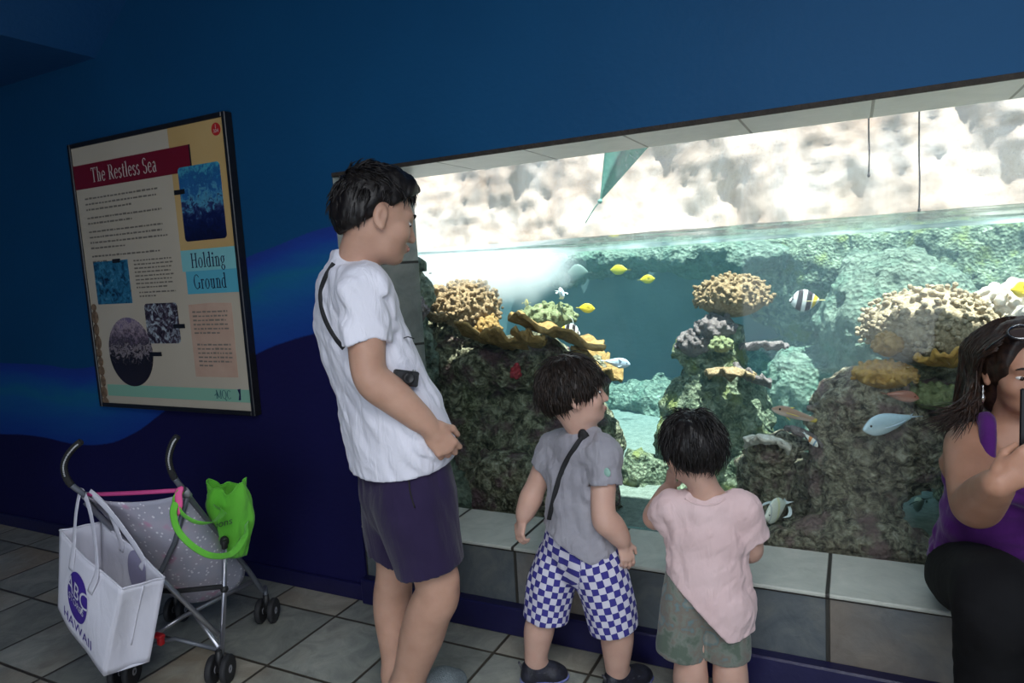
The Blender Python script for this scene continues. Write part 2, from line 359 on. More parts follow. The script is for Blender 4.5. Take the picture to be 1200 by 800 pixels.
def mural():
    """stucco wall painted as open water: blue above, a rolling wave band, navy below"""
    m, nt, b = newmat('mural_paint'); tc = N(nt, 'TexCoord').outputs['Object']; sep = N(nt, 'SeparateXYZ', {0: tc}).outputs
    t = N(nt, 'MapRange', {0: sep[0], 1: -5.6, 2: 3.2}).outputs[0]
    def line(pts):
        n = N(nt, 'FloatCurve', {1: t}); c = n.mapping.curves[0]; n.mapping.use_clip = False
        P = [((x+5.6)/8.8, z/2.) for x, z in pts]
        while len(c.points) < len(P): c.points.new(.5, .5)
        for p, (x, y) in zip(c.points, P): p.location = (x, y); p.handle_type = 'AUTO'
        n.mapping.update()
        return N(nt, 'Math', {0: n.outputs[0], 1: 2.}, operation='MULTIPLY').outputs[0]
    top = line([(-5.6, 1.06), (-5.0, 1.03), (-4.486, 1.009), (-4.02, 1.002), (-3.79, .985), (-3.55, 1.01), (-3.1, 1.18), (-2.7, 1.39), (-2.413, 1.50), (-2.24, 1.538), (-1.9, 1.602), (3.2, 1.7)])
    bot = line([(-5.6, .60), (-5.0, .59), (-4.6, .575), (-4.37, .585), (-4.155, .583), (-3.84, .562), (-3.6, .578), (-3.384, .635), (-3.057, .789), (-2.7, .95), (-2.404, 1.071), (-2.243, 1.121), (-1.9, 1.18), (3.2, 1.25)])
    wob = N(nt, 'TexNoise', {'Vector': tc, 'Scale': 60., 'Detail': 2.}).outputs['Fac']
    z = N(nt, 'Math', {0: sep[2], 1: N(nt, 'MapRange', {0: wob, 3: -.004, 4: .004}).outputs[0]}, operation='ADD').outputs[0]
    sub = lambda a, c: N(nt, 'Math', {0: a, 1: c}, operation='SUBTRACT').outputs[0]
    f = N(nt, 'Math', {0: sub(z, bot), 1: sub(top, bot)}, operation='DIVIDE').outputs[0]      # 0..1 across the band
    fn = N(nt, 'TexNoise', {'Vector': N(nt, 'Mapping', {'Vector': tc, 'Scale': (1.3, 1, 6)}).outputs[0], 'Scale': 2.2, 'Detail': 3.}).outputs['Fac']
    f2 = N(nt, 'Math', {0: f, 1: N(nt, 'MapRange', {0: fn, 3: -.16, 4: .16}).outputs[0]}, operation='ADD').outputs[0]
    band = ramp(nt, f2, [(0, (0.0091, 0.0455, 0.2600)), (.28, (0.0104, 0.0715, 0.2860)), (.5, (0.0104, 0.1040, 0.2860)), (.62, (0.0091, 0.1235, 0.2470)), (.74, (0.0104, 0.0910, 0.2860)), (.9, (0.0130, 0.0494, 0.2860)), (1, (0.0143, 0.0390, 0.2340))])
    n4 = N(nt, 'TexNoise', {'Vector': tc, 'Scale': 1.1, 'Detail': 4.}).outputs['Fac']
    up = ramp(nt, n4, [(.3, (.0035, .058, .15)), (.7, (.005, .072, .18))])
    lo = ramp(nt, n4, [(.3, (.0075, .0065, .05)), (.7, (.010, .009, .07))])
    st = lambda v, e, w: N(nt, 'MapRange', {0: v, 1: e-w, 2: e+w}).outputs[0]
    c = N(nt, 'Mix', {0: st(f, 0, .01), 6: lo, 7: band}, data_type='RGBA').outputs[2]
    edge = N(nt, 'Mix', {0: st(f, 1.0, .008), 6: c, 7: up}, data_type='RGBA').outputs[2]
    nt.links.new(edge, b.inputs['Base Color']); b.inputs['Roughness'].default_value = .6; b.inputs['Specular IOR Level'].default_value = .2
    h1 = N(nt, 'TexNoise', {'Vector': tc, 'Scale': 45., 'Detail': 5.}).outputs['Fac']; h2 = N(nt, 'TexNoise', {'Vector': tc, 'Scale': 5., 'Detail': 3.}).outputs['Fac']
    hh = N(nt, 'Math', {0: h1, 1: h2}, operation='ADD').outputs[0]
    nt.links.new(N(nt, 'Bump', {'Strength': .25, 'Distance': .006, 'Height': hh}).outputs[0], b.inputs['Normal']); return m
M_mural = mural()
M_ceiling = pmat('blue_ceiling_paint', (.007, .08, .22), (.009, .09, .25), 2, .6, .2, 50)
M_roomwall = pmat('blue_room_paint', (.012, .09, .25), (.015, .11, .3), 2, .6, .2, 50)

# ------------------------------------------------------------------ the room
XL, XR, YB, ZC = -5.6, 3.4, -3.4, 3.0
OX0, OX1, OZ = -1.885, 1.75, 1.812
struct('floor', box((XL-.2, YB-.2, -.12), (XR+.2, 2.23, 0)), M_floor)
struct('wall_front', prism([(XL, 0), (OX0, 0), (OX0, OZ), (OX1, OZ), (OX1, 0), (XR, 0), (XR, ZC), (XL, ZC)], 1, 2.2, 2.5), M_mural)
struct('wall_left', box((XL-.2, YB-.2, 0), (XL, 2.5, ZC)), M_roomwall)
struct('wall_right', box((XR, YB-.2, 0), (XR+.2, 2.5, ZC)), M_roomwall)
DX0, DX1, DZ = -1.2, 2.4, 2.5
struct('wall_back', prism([(XL, 0), (DX0, 0), (DX0, DZ), (DX1, DZ), (DX1, 0), (XR, 0), (XR, ZC), (XL, ZC)], 1, YB-.2, YB), M_roomwall)
KX0, KX1, KY0, KY1 = -.6, 1.9, -1.5, .4                      # extent of an unseen lamp added overhead; no panel is built
struct('ceiling', box((XL-.2, YB-.2, ZC), (XR+.2, 2.5, ZC+.15)), M_ceiling)
struct('ceiling_soffit', prism([(XL, 2.511), (-3.275, 2.511), (-2.63, ZC), (XL, ZC)], 1, YB, 2.2), M_ceiling)
struct('baseboard_front', bbox((OX0-.004, 2.165, 0), (OX1, 2.215, .113), .006), M_navy)
struct('baseboard_left', bbox((XL, 2.186, 0), (OX0-.012, 2.2, .075), .004), M_navy)
# the tiled ledge under the tank window and the tiled reveal round it
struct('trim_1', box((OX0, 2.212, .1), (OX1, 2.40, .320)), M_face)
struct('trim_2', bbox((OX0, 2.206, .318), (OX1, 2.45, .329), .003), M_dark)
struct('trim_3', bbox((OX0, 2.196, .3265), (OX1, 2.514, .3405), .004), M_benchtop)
struct('trim_4', box((OX0, 2.206, 1.800), (OX1, 2.530, OZ)), M_soffit)
struct('trim_5', box((OX0, 2.2005, 1.797), (OX1, 2.212, OZ)), M_dark)
struct('trim_6', prism([(OX0, 2.206), (-1.72, 2.53), (OX0, 2.53)], 2, .34, 1.80), M_jamb)
struct('trim_7', prism([(OX1, 2.206), (OX1-.14, 2.53), (OX1, 2.53)][::-1], 2, .34, 1.80), M_jamb)
# ------------------------------------------------------------------ the tank: rock bowl open to the sky
WL, TF, TY0, TY1, TX0, TX1 = 1.495, .27, 2.536, 5.0, -3.7, 2.3
def rockmat(name, stops, scale=14, bump=1., patch=None, bd=.03):
    m, nt, b = newmat(name); tc = N(nt, 'TexCoord').outputs['Object']
    n1 = N(nt, 'TexNoise', {'Vector': tc, 'Scale': scale, 'Detail': 9., 'Roughness': .7, 'Distortion': .6}).outputs['Fac']
    col = ramp(nt, n1, stops)
    if patch:
        n2 = N(nt, 'TexNoise', {'Vector': tc, 'Scale': scale*.35, 'Detail': 4.}).outputs['Fac']
        col = N(nt, 'Mix', {0: N(nt, 'MapRange', {0: n2, 1: .52, 2: .66}).outputs[0], 6: col, 7: c4(patch)}, data_type='RGBA').outputs[2]
    v = N(nt, 'TexVoronoi', {'Vector': tc, 'Scale': scale*2.2}).outputs['Distance']
    n3 = N(nt, 'TexNoise', {'Vector': tc, 'Scale': scale*2.5, 'Detail': 8., 'Roughness': .7}).outputs['Fac']
    nt.links.new(col, b.inputs['Base Color']); b.inputs['Roughness'].default_value = .85; b.inputs['Specular IOR Level'].default_value = .2
    h = N(nt, 'Math', {0: n3, 1: v}, operation='ADD').outputs[0]
    nt.links.new(N(nt, 'Bump', {'Strength': bump, 'Distance': bd, 'Height': h}).outputs[0], b.inputs['Normal']); return m
M_rock = rockmat('reef_rock', [(.34, (.03, .026, .018)), (.46, (.16, .145, .09)), (.56, (.40, .37, .24)), (.7, (.72, .66, .50))], 26, patch=(.22, .12, .13))
M_rock2 = rockmat('algae_rock', [(.34, (.03, .045, .03)), (.46, (.16, .19, .12)), (.57, (.38, .41, .27)), (.72, (.68, .68, .52))], 24, patch=(.28, .3, .1))
M_rockp = rockmat('coralline_rock', [(.34, (.035, .028, .024)), (.45, (.20, .165, .12)), (.56, (.50, .43, .30)), (.7, (.80, .72, .55))], 28, patch=(.34, .22, .20))
M_rockl = rockmat('pale_rock', [(.28, (.12, .15, .12)), (.45, (.18, .22, .16)), (.62, (.34, .38, .28)), (.8, (.6, .62, .5))], 18, patch=(.2, .28, .2))
M_sand = pmat('coral_sand', (.12, .14, .11), (.22, .24, .20), 40, .9, .4, 120)
M_back = rockmat('quarry_rock', [(.32, (.40, .31, .25)), (.5, (.62, .53, .46)), (.68, (.84, .79, .75))], 1.5, bump=.25, bd=.03)
M_conc = pmat('tank_concrete', (.16, .2, .2), (.26, .3, .29), 3, .8, .3, 30)
def relief(u0, u1, v0, v1, amp, step, place, seed, ragged=.03):
    nu, nv = int((u1-u0)/step)+1, int((v1-v0)/step)+1
    U, W = np.meshgrid(np.linspace(u0, u1, nu), np.linspace(v0, v1, nv), indexing='ij'); P = np.stack([U.ravel(), np.zeros(nu*nv), W.ravel()], -1)
    d = amp*fbm(P*V(1, 1, .55), 1.1, 3, seed)+amp*.25*np.abs(fbm(P*V(1.6, 1, .4), 3.0, 3, seed+5))+ragged*.3*fbm(P, 13, 3, seed+9)
    i, j = np.meshgrid(np.arange(nu-1), np.arange(nv-1), indexing='ij'); i, j = i.ravel(), j.ravel()
    return place(U.ravel(), W.ravel(), d), np.stack([i*nv+j, (i+1)*nv+j, (i+1)*nv+j+1, i*nv+j+1], -1)
struct('tank_floor', box((TX0, 2.45, TF-.2), (TX1, TY1+.3, TF)), M_conc)
struct('tank_sand_floor', relief(TX0, TX1, 2.535, TY1, .02, .05, lambda a, c, d: np.stack([a, c, TF+.022+d*.5+.05*(c-2.5)], -1), 3, .006), M_sand, True)
struct('wall_rear', relief(TX0-.3, TX1+.3, WL-.25, 3.3, .11, .03, lambda a, c, d: np.stack([a, TY1+.12-d+.10*(c-1.5), c], -1), 11), M_back, True)
struct('wall_rear_tank', box((TX0-.3, TY1, TF-.2), (TX1+.3, TY1+.25, WL-.12)), M_conc)
struct('wall_tank_left', box((TX0-.3, 2.5, TF-.2), (TX0, TY1+.3, 2.2)), M_conc)
struct('wall_tank_right', box((TX1, 2.5, TF-.2), (TX1+.3, TY1+.3, 2.2)), M_conc)
struct('wall_tank_apron', box((TX0, 2.42, TF-.2), (TX1, 2.512, .326)), M_conc)

def rock(name, label, blobs, mat, h=.018, amp=.035, freq=6, seed=1, group=None, cat='rock', zmin=None, zmax=1.47, ymin=2.548):
    B = [(np.asarray(c, float), np.asarray(r, float)) for c, r in blobs]
    lo = np.min([c-r for c, r in B], 0)-amp*2.5; hi = np.max([c+r for c, r in B], 0)+amp*2.5
    lo[1] = max(lo[1], ymin-.05); lo[2] = max(lo[2], TF-.06); hi[2] = min(hi[2], zmax+.05)
    g = SDF(lo, hi, h)
    for c, r in B: g.ell(c, r, k=.07)
    g.near(lambda P: amp*(fbm(P, freq, 4, seed)+.6*np.abs(fbm(P, freq*2.3, 3, seed+3))-.2)+.016*(1-2*np.abs(vnoise(P, 19, seed+5)))+.008*vnoise(P, 42, seed+6), band=amp*3+.05)
    g.cut((0, ymin, 0), (0, -1, 0)); g.cut((0, 0, TF-.02), (0, 0, -1)); g.cut((0, 0, zmax), (0, 0, 1))
    v, f = g.mesh(0)
    return tag(obj(name, (v, f), mat, loc=v.mean(0)*V(1, 1, 0)+V(0, 0, v[:, 2].min())), label, cat, group)
A = at_y
rock('reef_rock', 'dark overhanging reef rock left of the window carrying the brown plate corals', [
    (A(545, 520, 3.05), (.40, .30, .5)), (A(640, 520, 3.1), (.40, .30, .36)), (A(600, 425, 3.0), (.34, .24, .13)), (A(520, 400, 3.0), (.22, .25, .2)), (A(560, 600, 3.0), (.6, .3, .2)), (A(690, 440, 3.1), (.13, .18, .13)), (A(665, 560, 3.0), (.2, .2, .3)), (A(610, 580, 2.72), (.36, .12, .2)), (A(690, 585, 2.75), (.12, .12, .14))], M_rock, seed=2, amp=.04)
rock('reef_rock', 'narrow olive rock column pressed to the glass at the left edge of the window', [
    (A(488, 420, 2.68), (.07, .1, .42)), (A(500, 540, 2.66), (.15, .1, .3)), (A(525, 585, 2.68), (.24, .12, .13)), (A(488, 340, 2.68), (.05, .08, .14))], M_rockl, h=.014, amp=.03, freq=11, seed=8)
rock('reef_pillar', 'tall round rock pillar in the middle of the tank under a tan coral head', [
    (A(840, 545, 3.3), (.30, .25, .43)), (A(840, 475, 3.3), (.26, .22, .17)), (A(846, 415, 3.3), (.13, .13, .2)), (A(815, 412, 3.28), (.1, .1, .07)), (A(850, 600, 3.3), (.33, .3, .3))], M_rock2, seed=4, amp=.028, freq=7)
rock('reef_rock', 'low mossy boulder on the sand left of the middle rock pillar', [(A(752, 556, 3.15), (.1, .12, .13)), (A(790, 570, 3.2), (.12, .12, .16)), (A(770, 600, 3.15), (.17, .14, .1))], M_rock2, h=.014, amp=.02, freq=9, seed=5)
rock('reef_rock', 'large knobbly coralline rock at the right of the tank below the brown dome coral', [
    (A(1005, 560, 2.85), (.19, .17, .34)), (A(998, 470, 2.82), (.11, .12, .1)), (A(1050, 520, 2.88), (.22, .2, .16)), (A(1000, 640, 2.7), (.30, .14, .14)), (A(1040, 470, 2.9), (.15, .16, .1)), (A(960, 500, 2.85), (.05, .06, .05)), (A(950, 590, 3.0), (.16, .12, .25)), (A(985, 480, 2.85), (.10, .1, .12))], M_rockp, h=.014, amp=.03, freq=8, seed=6)
rock('reef_rock', 'grey green rock shelf behind the woman under the dome coral', [
    (A(1120, 455, 3.0), (.2, .2, .12)), (A(1150, 520, 3.1), (.25, .25, .12)), (A(1190, 480, 3.0), (.25, .3, .2)), (A(1190, 600, 3.3), (.3, .3, .5))], M_rock, h=.018, amp=.03, seed=9)
rock('reef_rock', 'small rock stack topped by a pale ruffled coral beside the pink shirt', [
    (A(908, 560, 2.85), (.085, .09, .17)), (A(885, 555, 2.9), (.09, .1, .1)), (A(880, 610, 2.82), (.13, .12, .08)), (A(920, 640, 2.66), (.28, .1, .08)), (A(915, 520, 2.85), (.11, .1, .045))], M_rockp, h=.012, amp=.02, freq=10, seed=12)
rock('reef_mound', 'broad pale mound at the back right rising towards the water surface', [
    (A(1055, 400, 4.1), (.42, .4, .42)), (A(1050, 330, 4.15), (.3, .3, .16)), (A(985, 460, 4.2), (.4, .35, .3)), (A(1130, 420, 4.1), (.5, .4, .25)), (A(960, 560, 4.0), (.6, .5, .3))], M_rockl, h=.024, amp=.05, freq=5, seed=14)
rock('reef_rock', 'dark green rock wall along the back right corner under the surface', [
    (A(1160, 330, 4.75), (.75, .35, .45)), (A(960, 330, 4.85), (.5, .3, .42)), (A(1000, 480, 4.9), (1., .3, .6)), (A(1280, 400, 4.6), (.6, .5, .7))], M_rock2, h=.028, amp=.06, freq=4, seed=15)
rock('reef_ledge', 'sunlit pale rock ledge just under the surface along the back wall', [
    (A(700, 305, 4.75), (.65, .3, .12)), (A(830, 300, 4.75), (.5, .32, .13)), (A(640, 320, 4.8), (.4, .28, .1)), (A(890, 300, 4.7), (.25, .3, .12))], M_rockl, h=.022, amp=.05, freq=5, seed=16)
rock('reef_rock', 'low rubble heap on the sand at the foot of the back wall', [
    (A(720, 470, 4.6), (.35, .3, .15)), (A(800, 480, 4.5), (.45, .3, .2)), (A(690, 505, 4.3), (.25, .25, .1)), (A(650, 470, 4.7), (.4, .3, .3))], M_rockl, h=.024, amp=.05, freq=6, seed=17)

# corals
def coralmat(name, lo, hi, tip=None, scale=60):
    return rockmat(name, [(.3, lo), (.55, hi), (.8, tip or hi)], scale, bump=.6, bd=.006)
M_tan = coralmat('tan_coral', (.14, .09, .045), (.34, .235, .13), (.52, .40, .26))
M_beige = coralmat('beige_coral', (.20, .155, .095), (.42, .34, .23), (.62, .53, .40))
M_brown = coralmat('brown_coral', (.16, .09, .03), (.34, .21, .075), (.46, .32, .15), 30)
M_orange = coralmat('orange_coral', (.24, .12, .03), (.42, .24, .06), (.55, .36, .14), 25)
M_mauve = coralmat('mauve_coral', (.09, .07, .07), (.20, .16, .155), (.34, .29, .25), 40)
M_pale = coralmat('pale_coral', (.5, .42, .34), (.72, .64, .54), (.88, .82, .72), 30)
M_green = coralmat('green_coral', (.10, .12, .05), (.22, .24, .12), (.36, .37, .22), 40)
M_red = coralmat('red_sponge', (.25, .02, .03), (.4, .05, .06), None, 30)
def dome_coral(label, c, r, n, kr, mat, seed=0, h=.009, name='dome_coral', group=None, low=-.35, spread=.9):
    """a head of rounded knobs over a dome"""
    R = np.random.RandomState(seed); c, r = np.asarray(c, float), np.asarray(r, float)
    g = SDF(c-r-kr*2.4, c+r+kr*2.4, h); g.ell(c, r*.9, k=.02)
    i = 0
    for q in range(n*3):
        z = 1-2*(q+.5)/(n*3*.62); 
        if z < low: break
        a = q*2.39996+R.uniform(-.3, .3); s = math.sqrt(max(0, 1-z*z)); d = V(s*math.cos(a), s*math.sin(a), z)+R.normal(0, .06, 3)
        b = c+d*r*(spread+R.uniform(-.06, .08)); e = b+unit(d)*kr*R.uniform(.0, .55)
        g.cap(b, e, kr*R.uniform(.5, .8), kr*R.uniform(.65, 1.0), k=kr*.22)
    v, f = g.mesh(0); return tag(obj(name, (v, f), mat, loc=c-V(0, 0, r[2]*.6)), label, 'coral', group)
dome_coral('large tan knobbly coral head at the left end of the reef', A(545, 362, 2.98), (.185, .165, .145), 420, .0135, M_tan, 1, h=.006)
dome_coral('small tan coral knob at the left foot of the large coral head', A(515, 352, 2.9), (.06, .06, .07), 30, .018, M_tan, 21, name='knob_coral')
dome_coral('round tan coral head crowning the middle rock pillar', A(858, 348, 3.3), (.175, .155, .105), 480, .0115, M_tan, 2, h=.0055)
dome_coral('wide beige dome coral of many small knobs behind the woman', A(1088, 385, 2.95), (.23, .2, .155), 560, .0125, M_beige, 3, h=.0052)
dome_coral('pale knobbly coral at the right edge above the sunglasses', A(1190, 362, 3.05), (.13, .14, .09), 90, .022, M_pale, 4)
dome_coral('rusty brown cushion coral low on the right rock', A(1035, 440, 2.78), (.105, .09, .055), 130, .011, M_orange, 5, h=.0065, name='cushion_coral')
dome_coral('small brown knob coral below the beige dome', A(1040, 405, 2.76), (.045, .05, .045), 40, .012, M_brown, 6, h=.007, name='knob_coral')
dome_coral('mauve bumpy coral on the left shoulder of the middle pillar', A(815, 403, 3.2), (.085, .07, .07), 70, .014, M_mauve, 7, h=.008, name='knob_coral')
dome_coral('dark purple coral clump under the crown of the middle pillar', A(838, 385, 3.2), (.09, .08, .06), 60, .016, M_mauve, 8, h=.008, name='knob_coral')
dome_coral('yellow green coral tuft on the front of the middle pillar', A(845, 405, 3.12), (.05, .04, .035), 40, .012, M_green, 9, h=.007, name='knob_coral')
dome_coral('orange brown coral clump between the plate corals on the left reef', A(572, 385, 2.9), (.06, .06, .06), 50, .014, M_brown, 10, h=.007, name='knob_coral')
dome_coral('grey green coral crust behind the plate corals on the left reef', A(640, 372, 3.15), (.16, .12, .07), 90, .016, M_green, 11, h=.009, name='knob_coral')
dome_coral('small dark red sponge in the shade of the left reef', A(605, 437, 2.75), (.02, .02, .035), 14, .012, M_red, 12, h=.006, name='sponge')
dome_coral('pale knob coral high on the rock column at the left edge of the window', A(490, 365, 2.63), (.04, .04, .06), 30, .014, M_mauve, 13, h=.007, name='knob_coral')
dome_coral('olive coral crust on the right shelf beside the woman', A(1095, 465, 2.82), (.1, .08, .05), 70, .013, M_green, 14, h=.007, name='knob_coral')
def plate_coral(label, c, rx, ry, mat, seed=0, tilt=(0, 0), ruff=.018, a0=0, a1=2*PI, cup=.03, th=.014, name='plate_coral'):
    R = np.random.RandomState(seed); ph = R.uniform(0, 6, 5); c = np.asarray(c, float)
    def fn(u, w):
        a = a0+(a1-a0)*u; e = 1+.16*math.sin(3*a+ph[0])+.1*math.sin(5*a+ph[1])+.05*math.sin(9*a+ph[2]); q = w*e
        z = cup*w*w+ruff*w*w*math.sin(6*a+ph[3])+ruff*.5*w*math.sin(13*a+ph[4])
        x, y = rx*q*math.cos(a), ry*q*math.sin(a); return c+V(x, y, z+tilt[0]*x+tilt[1]*y)
    v, f = grid(lambda u, w: fn(u, .02+.98*w), 73, 14, th)
    v = v+np.stack([fbm(v, 30, 3, seed)*.004]*3, -1)
    return tag(obj(name, (v, f), mat, loc=c), label, 'coral')
plate_coral('broad brown plate coral sloping right on the left reef', A(655, 395, 2.85), .215, .16, M_brown, 1, (-.34, -.25), .02)
plate_coral('long brown plate coral jutting out over the dark cave on the left reef', A(580, 402, 2.78), .155, .13, M_brown, 2, (-.18, -.4), .02)
plate_coral('small brown plate coral below the broad sloping plate', A(622, 402, 2.74), .075, .07, M_brown, 3, (-.25, -.5), .012)
plate_coral('small tan saucer coral under the large coral head', A(513, 376, 2.78), .05, .05, M_tan, 4, (.05, -.2), .006)
plate_coral('brown plate coral running down the right end of the left reef', A(700, 425, 3.0), .10, .14, M_brown, 5, (-.9, -.1), .02)
plate_coral('tan ruffled coral low on the front of the middle pillar', A(857, 432, 3.05), .105, .08, M_tan, 6, (-.05, -.3), .012, cup=-.03)
plate_coral('olive shelf coral sticking out right of the middle pillar', A(893, 403, 3.22), .10, .07, M_mauve, 7, (.0, -.25), .010, cup=-.01)
plate_coral('orange yellow plate coral under the beige dome beside the woman', A(1115, 427, 2.72), .085, .07, M_orange, 8, (.06, -.35), .012)
plate_coral('pale pinkish ruffled coral on the small rock stack', A(898, 512, 2.74), .085, .06, M_pale, 9, (-.1, -.6), .009, cup=-.035)
plate_coral('mauve plate coral on the right of the small rock stack', A(945, 507, 2.78), .07, .05, M_mauve, 10, (-.45, -.3), .008, cup=-.02)
plate_coral('grey saucer coral low on the middle pillar', A(880, 445, 3.1), .07, .06, M_mauve, 11, (-.5, -.3), .012)

# ------------------------------------------------------------------ window glass, water
def glassmat():
    m, nt, b = newmat('spotted_glass'); nt.nodes.remove(b); out = nt.nodes['Material Output']; tc = N(nt, 'TexCoord').outputs['Object']
    tr = N(nt, 'BsdfTransparent', {0: (.96, .985, .975, 1)}).outputs[0]; gl = N(nt, 'BsdfGlossy', {'Roughness': .02}).outputs[0]
    fr = N(nt, 'Fresnel', {0: 1.35}).outputs[0]; a = N(nt, 'MixShader', {0: N(nt, 'Math', {0: fr, 1: .6}, operation='MULTIPLY').outputs[0], 1: tr, 2: gl}).outputs[0]
    # dried splashes above the waterline scatter the daylight
    sp = N(nt, 'TexVoronoi', {'Vector': tc, 'Scale': 85.}).outputs['Distance']; s1 = N(nt, 'MapRange', {0: sp, 1: .2, 2: .08}).outputs[0]
    zone = N(nt, 'TexNoise', {'Vector': tc, 'Scale': 3.2, 'Detail': 3.}).outputs['Fac']; z1 = N(nt, 'MapRange', {0: zone, 1: .48, 2: .62}).outputs[0]
    s2 = N(nt, 'Math', {0: s1, 1: z1}, operation='MULTIPLY').outputs[0]
    st = N(nt, 'TexNoise', {'Vector': N(nt, 'Mapping', {'Vector': tc, 'Scale': (26, 1, 2.2)}).outputs[0], 'Scale': 1., 'Detail': 4.}).outputs['Fac']
    film = N(nt, 'MapRange', {0: st, 1: .4, 2: .75, 3: .03, 4: .16}).outputs[0]
    d = N(nt, 'Math', {0: N(nt, 'Math', {0: s2, 1: .5}, operation='MULTIPLY').outputs[0], 1: film}, operation='ADD').outputs[0]
    z = N(nt, 'SeparateXYZ', {0: tc}).outputs[2]; hi = N(nt, 'MapRange', {0: z, 1: WL-.004, 2: WL+.004}).outputs[0]
    d = N(nt, 'Math', {0: d, 1: hi}, operation='MULTIPLY').outputs[0]
    salt = N(nt, 'BsdfTranslucent', {0: (.85, .85, .86, 1)}).outputs[0]
    nt.links.new(N(nt, 'MixShader', {0: d, 1: a, 2: salt}).outputs[0], out.inputs[0]); return m
struct('window_1', box((-1.9, 2.515, .3405), (OX1, 2.534, 1.83)), glassmat())
def watermat():
    m, nt, b = newmat('sea_water'); nt.nodes.remove(b); out = nt.nodes['Material Output']
    geo = N(nt, 'NewGeometry'); nz = N(nt, 'SeparateXYZ', {0: geo.outputs['True Normal']}).outputs[2]
    up = N(nt, 'Math', {0: N(nt, 'Math', {0: nz}, operation='ABSOLUTE').outputs[0], 1: .6}, operation='GREATER_THAN').outputs[0]
    lw = N(nt, 'LayerWeight', {0: .35}).outputs['Facing']; fac = N(nt, 'MapRange', {0: lw, 1: .45, 2: .97, 3: .02, 4: .92}).outputs[0]
    fac = N(nt, 'Math', {0: fac, 1: up}, operation='MULTIPLY').outputs[0]
    tr = N(nt, 'BsdfTransparent').outputs[0]; gl = N(nt, 'BsdfGlossy', {'Roughness': .04}).outputs[0]
    nt.links.new(N(nt, 'MixShader', {0: fac, 1: tr, 2: gl}).outputs[0], out.inputs[0])
    vs = N(nt, 'VolumeScatter', {'Color': (.40, .74, .88, 1), 'Density': .055, 'Anisotropy': .2}).outputs[0]; va = N(nt, 'VolumeAbsorption', {'Color': (.36, .80, .90, 1), 'Density': .42}).outputs[0]
    nt.links.new(N(nt, 'AddShader', {0: vs, 1: va}).outputs[0], out.inputs['Volume']); m.volume_intersection_method if hasattr(m, 'volume_intersection_method') else None
    return m
def water():
    nx, ny = 150, 62; X, Y = np.meshgrid(np.linspace(TX0-.02, TX1+.02, nx), np.linspace(TY0, TY1+.02, ny), indexing='ij'); P = np.stack([X.ravel(), Y.ravel(), np.zeros(nx*ny)], -1)
    edge = np.minimum(1, (P[:, 1]-TY0)/.12)
    P[:, 2] = WL+edge*(.008*fbm(P, 3.2, 3, 5)+.003*fbm(P, 11, 2, 6)); n = len(P)
    F = [[i*ny+j, (i+1)*ny+j, (i+1)*ny+j+1, i*ny+j+1] for i in range(nx-1) for j in range(ny-1)]
    Q = P.copy(); Q[:, 2] = TF-.01
    rim = [i*ny for i in range(nx)]+[(nx-1)*ny+j for j in range(1, ny)]+[i*ny+ny-1 for i in range(nx-2, -1, -1)]+[j for j in range(ny-2, 0, -1)]
    c = [n, n+(nx-1)*ny, n+nx*ny-1, n+ny-1]
    F += [[n+q for q in f[::-1]] for f in F]
    for a, b2 in zip(rim, rim[1:]+rim[:1]): F.append([b2, a, a+n, b2+n])
    return np.concatenate([P, Q]), F
tag(obj('sea_water', water(), watermat(), smooth=True), 'clear blue green water filling the tank behind the window', 'water', kind='structure')
# ------------------------------------------------------------------ people
def skinmat(name, c1, c2):
    m, nt, b = newmat(name); tc = N(nt, 'TexCoord').outputs['Object']
    n = N(nt, 'TexNoise', {'Vector': tc, 'Scale': 14., 'Detail': 5.}).outputs['Fac']; nt.links.new(ramp(nt, n, [(.3, c1), (.7, c2)]), b.inputs['Base Color'])
    n2 = N(nt, 'TexNoise', {'Vector': tc, 'Scale': 260., 'Detail': 3.}).outputs['Fac']; nt.links.new(N(nt, 'Bump', {'Strength': .12, 'Distance': .002, 'Height': n2}).outputs[0], b.inputs['Normal'])
    b.inputs['Roughness'].default_value = .5; b.inputs['Specular IOR Level'].default_value = .4; b.inputs['Subsurface Weight'].default_value = .12; b.inputs['Subsurface Radius'].default_value = (.01, .004, .002); b.inputs['Subsurface Scale'].default_value = 1.
    return m
def clothmat(name, c1, c2, weave=500, scale=5, rough=.85, bump=.25, sheen=.15, stops=None):
    m, nt, b = newmat(name); tc = N(nt, 'TexCoord').outputs['Object']
    n = N(nt, 'TexNoise', {'Vector': tc, 'Scale': scale, 'Detail': 4.}).outputs['Fac']; nt.links.new(ramp(nt, n, stops or [(.35, c1), (.65, c2)]), b.inputs['Base Color'])
    fold = N(nt, 'TexNoise', {'Vector': N(nt, 'Mapping', {'Vector': tc, 'Rotation': (.5, .6, .3), 'Scale': (1, 1, .35)}).outputs[0], 'Scale': 22., 'Detail': 3., 'Distortion': .8}).outputs['Fac']
    wv = N(nt, 'TexNoise', {'Vector': tc, 'Scale': weave, 'Detail': 1.}).outputs['Fac']
    b1 = N(nt, 'Bump', {'Strength': bump, 'Distance': .012, 'Height': fold}).outputs[0]; b2 = N(nt, 'Bump', {'Strength': .15, 'Distance': .002, 'Height': wv, 'Normal': b1}).outputs[0]
    nt.links.new(b2, b.inputs['Normal']); b.inputs['Roughness'].default_value = rough; b.inputs['Specular IOR Level'].default_value = .15; b.inputs['Sheen Weight'].default_value = sheen; return m
S_man = skinmat('man_skin', (.46, .26, .18), (.56, .33, .235)); S_kid = skinmat('child_skin', (.56, .33, .25), (.64, .40, .31)); S_wom = skinmat('woman_skin', (.38, .19, .12), (.47, .25, .165))
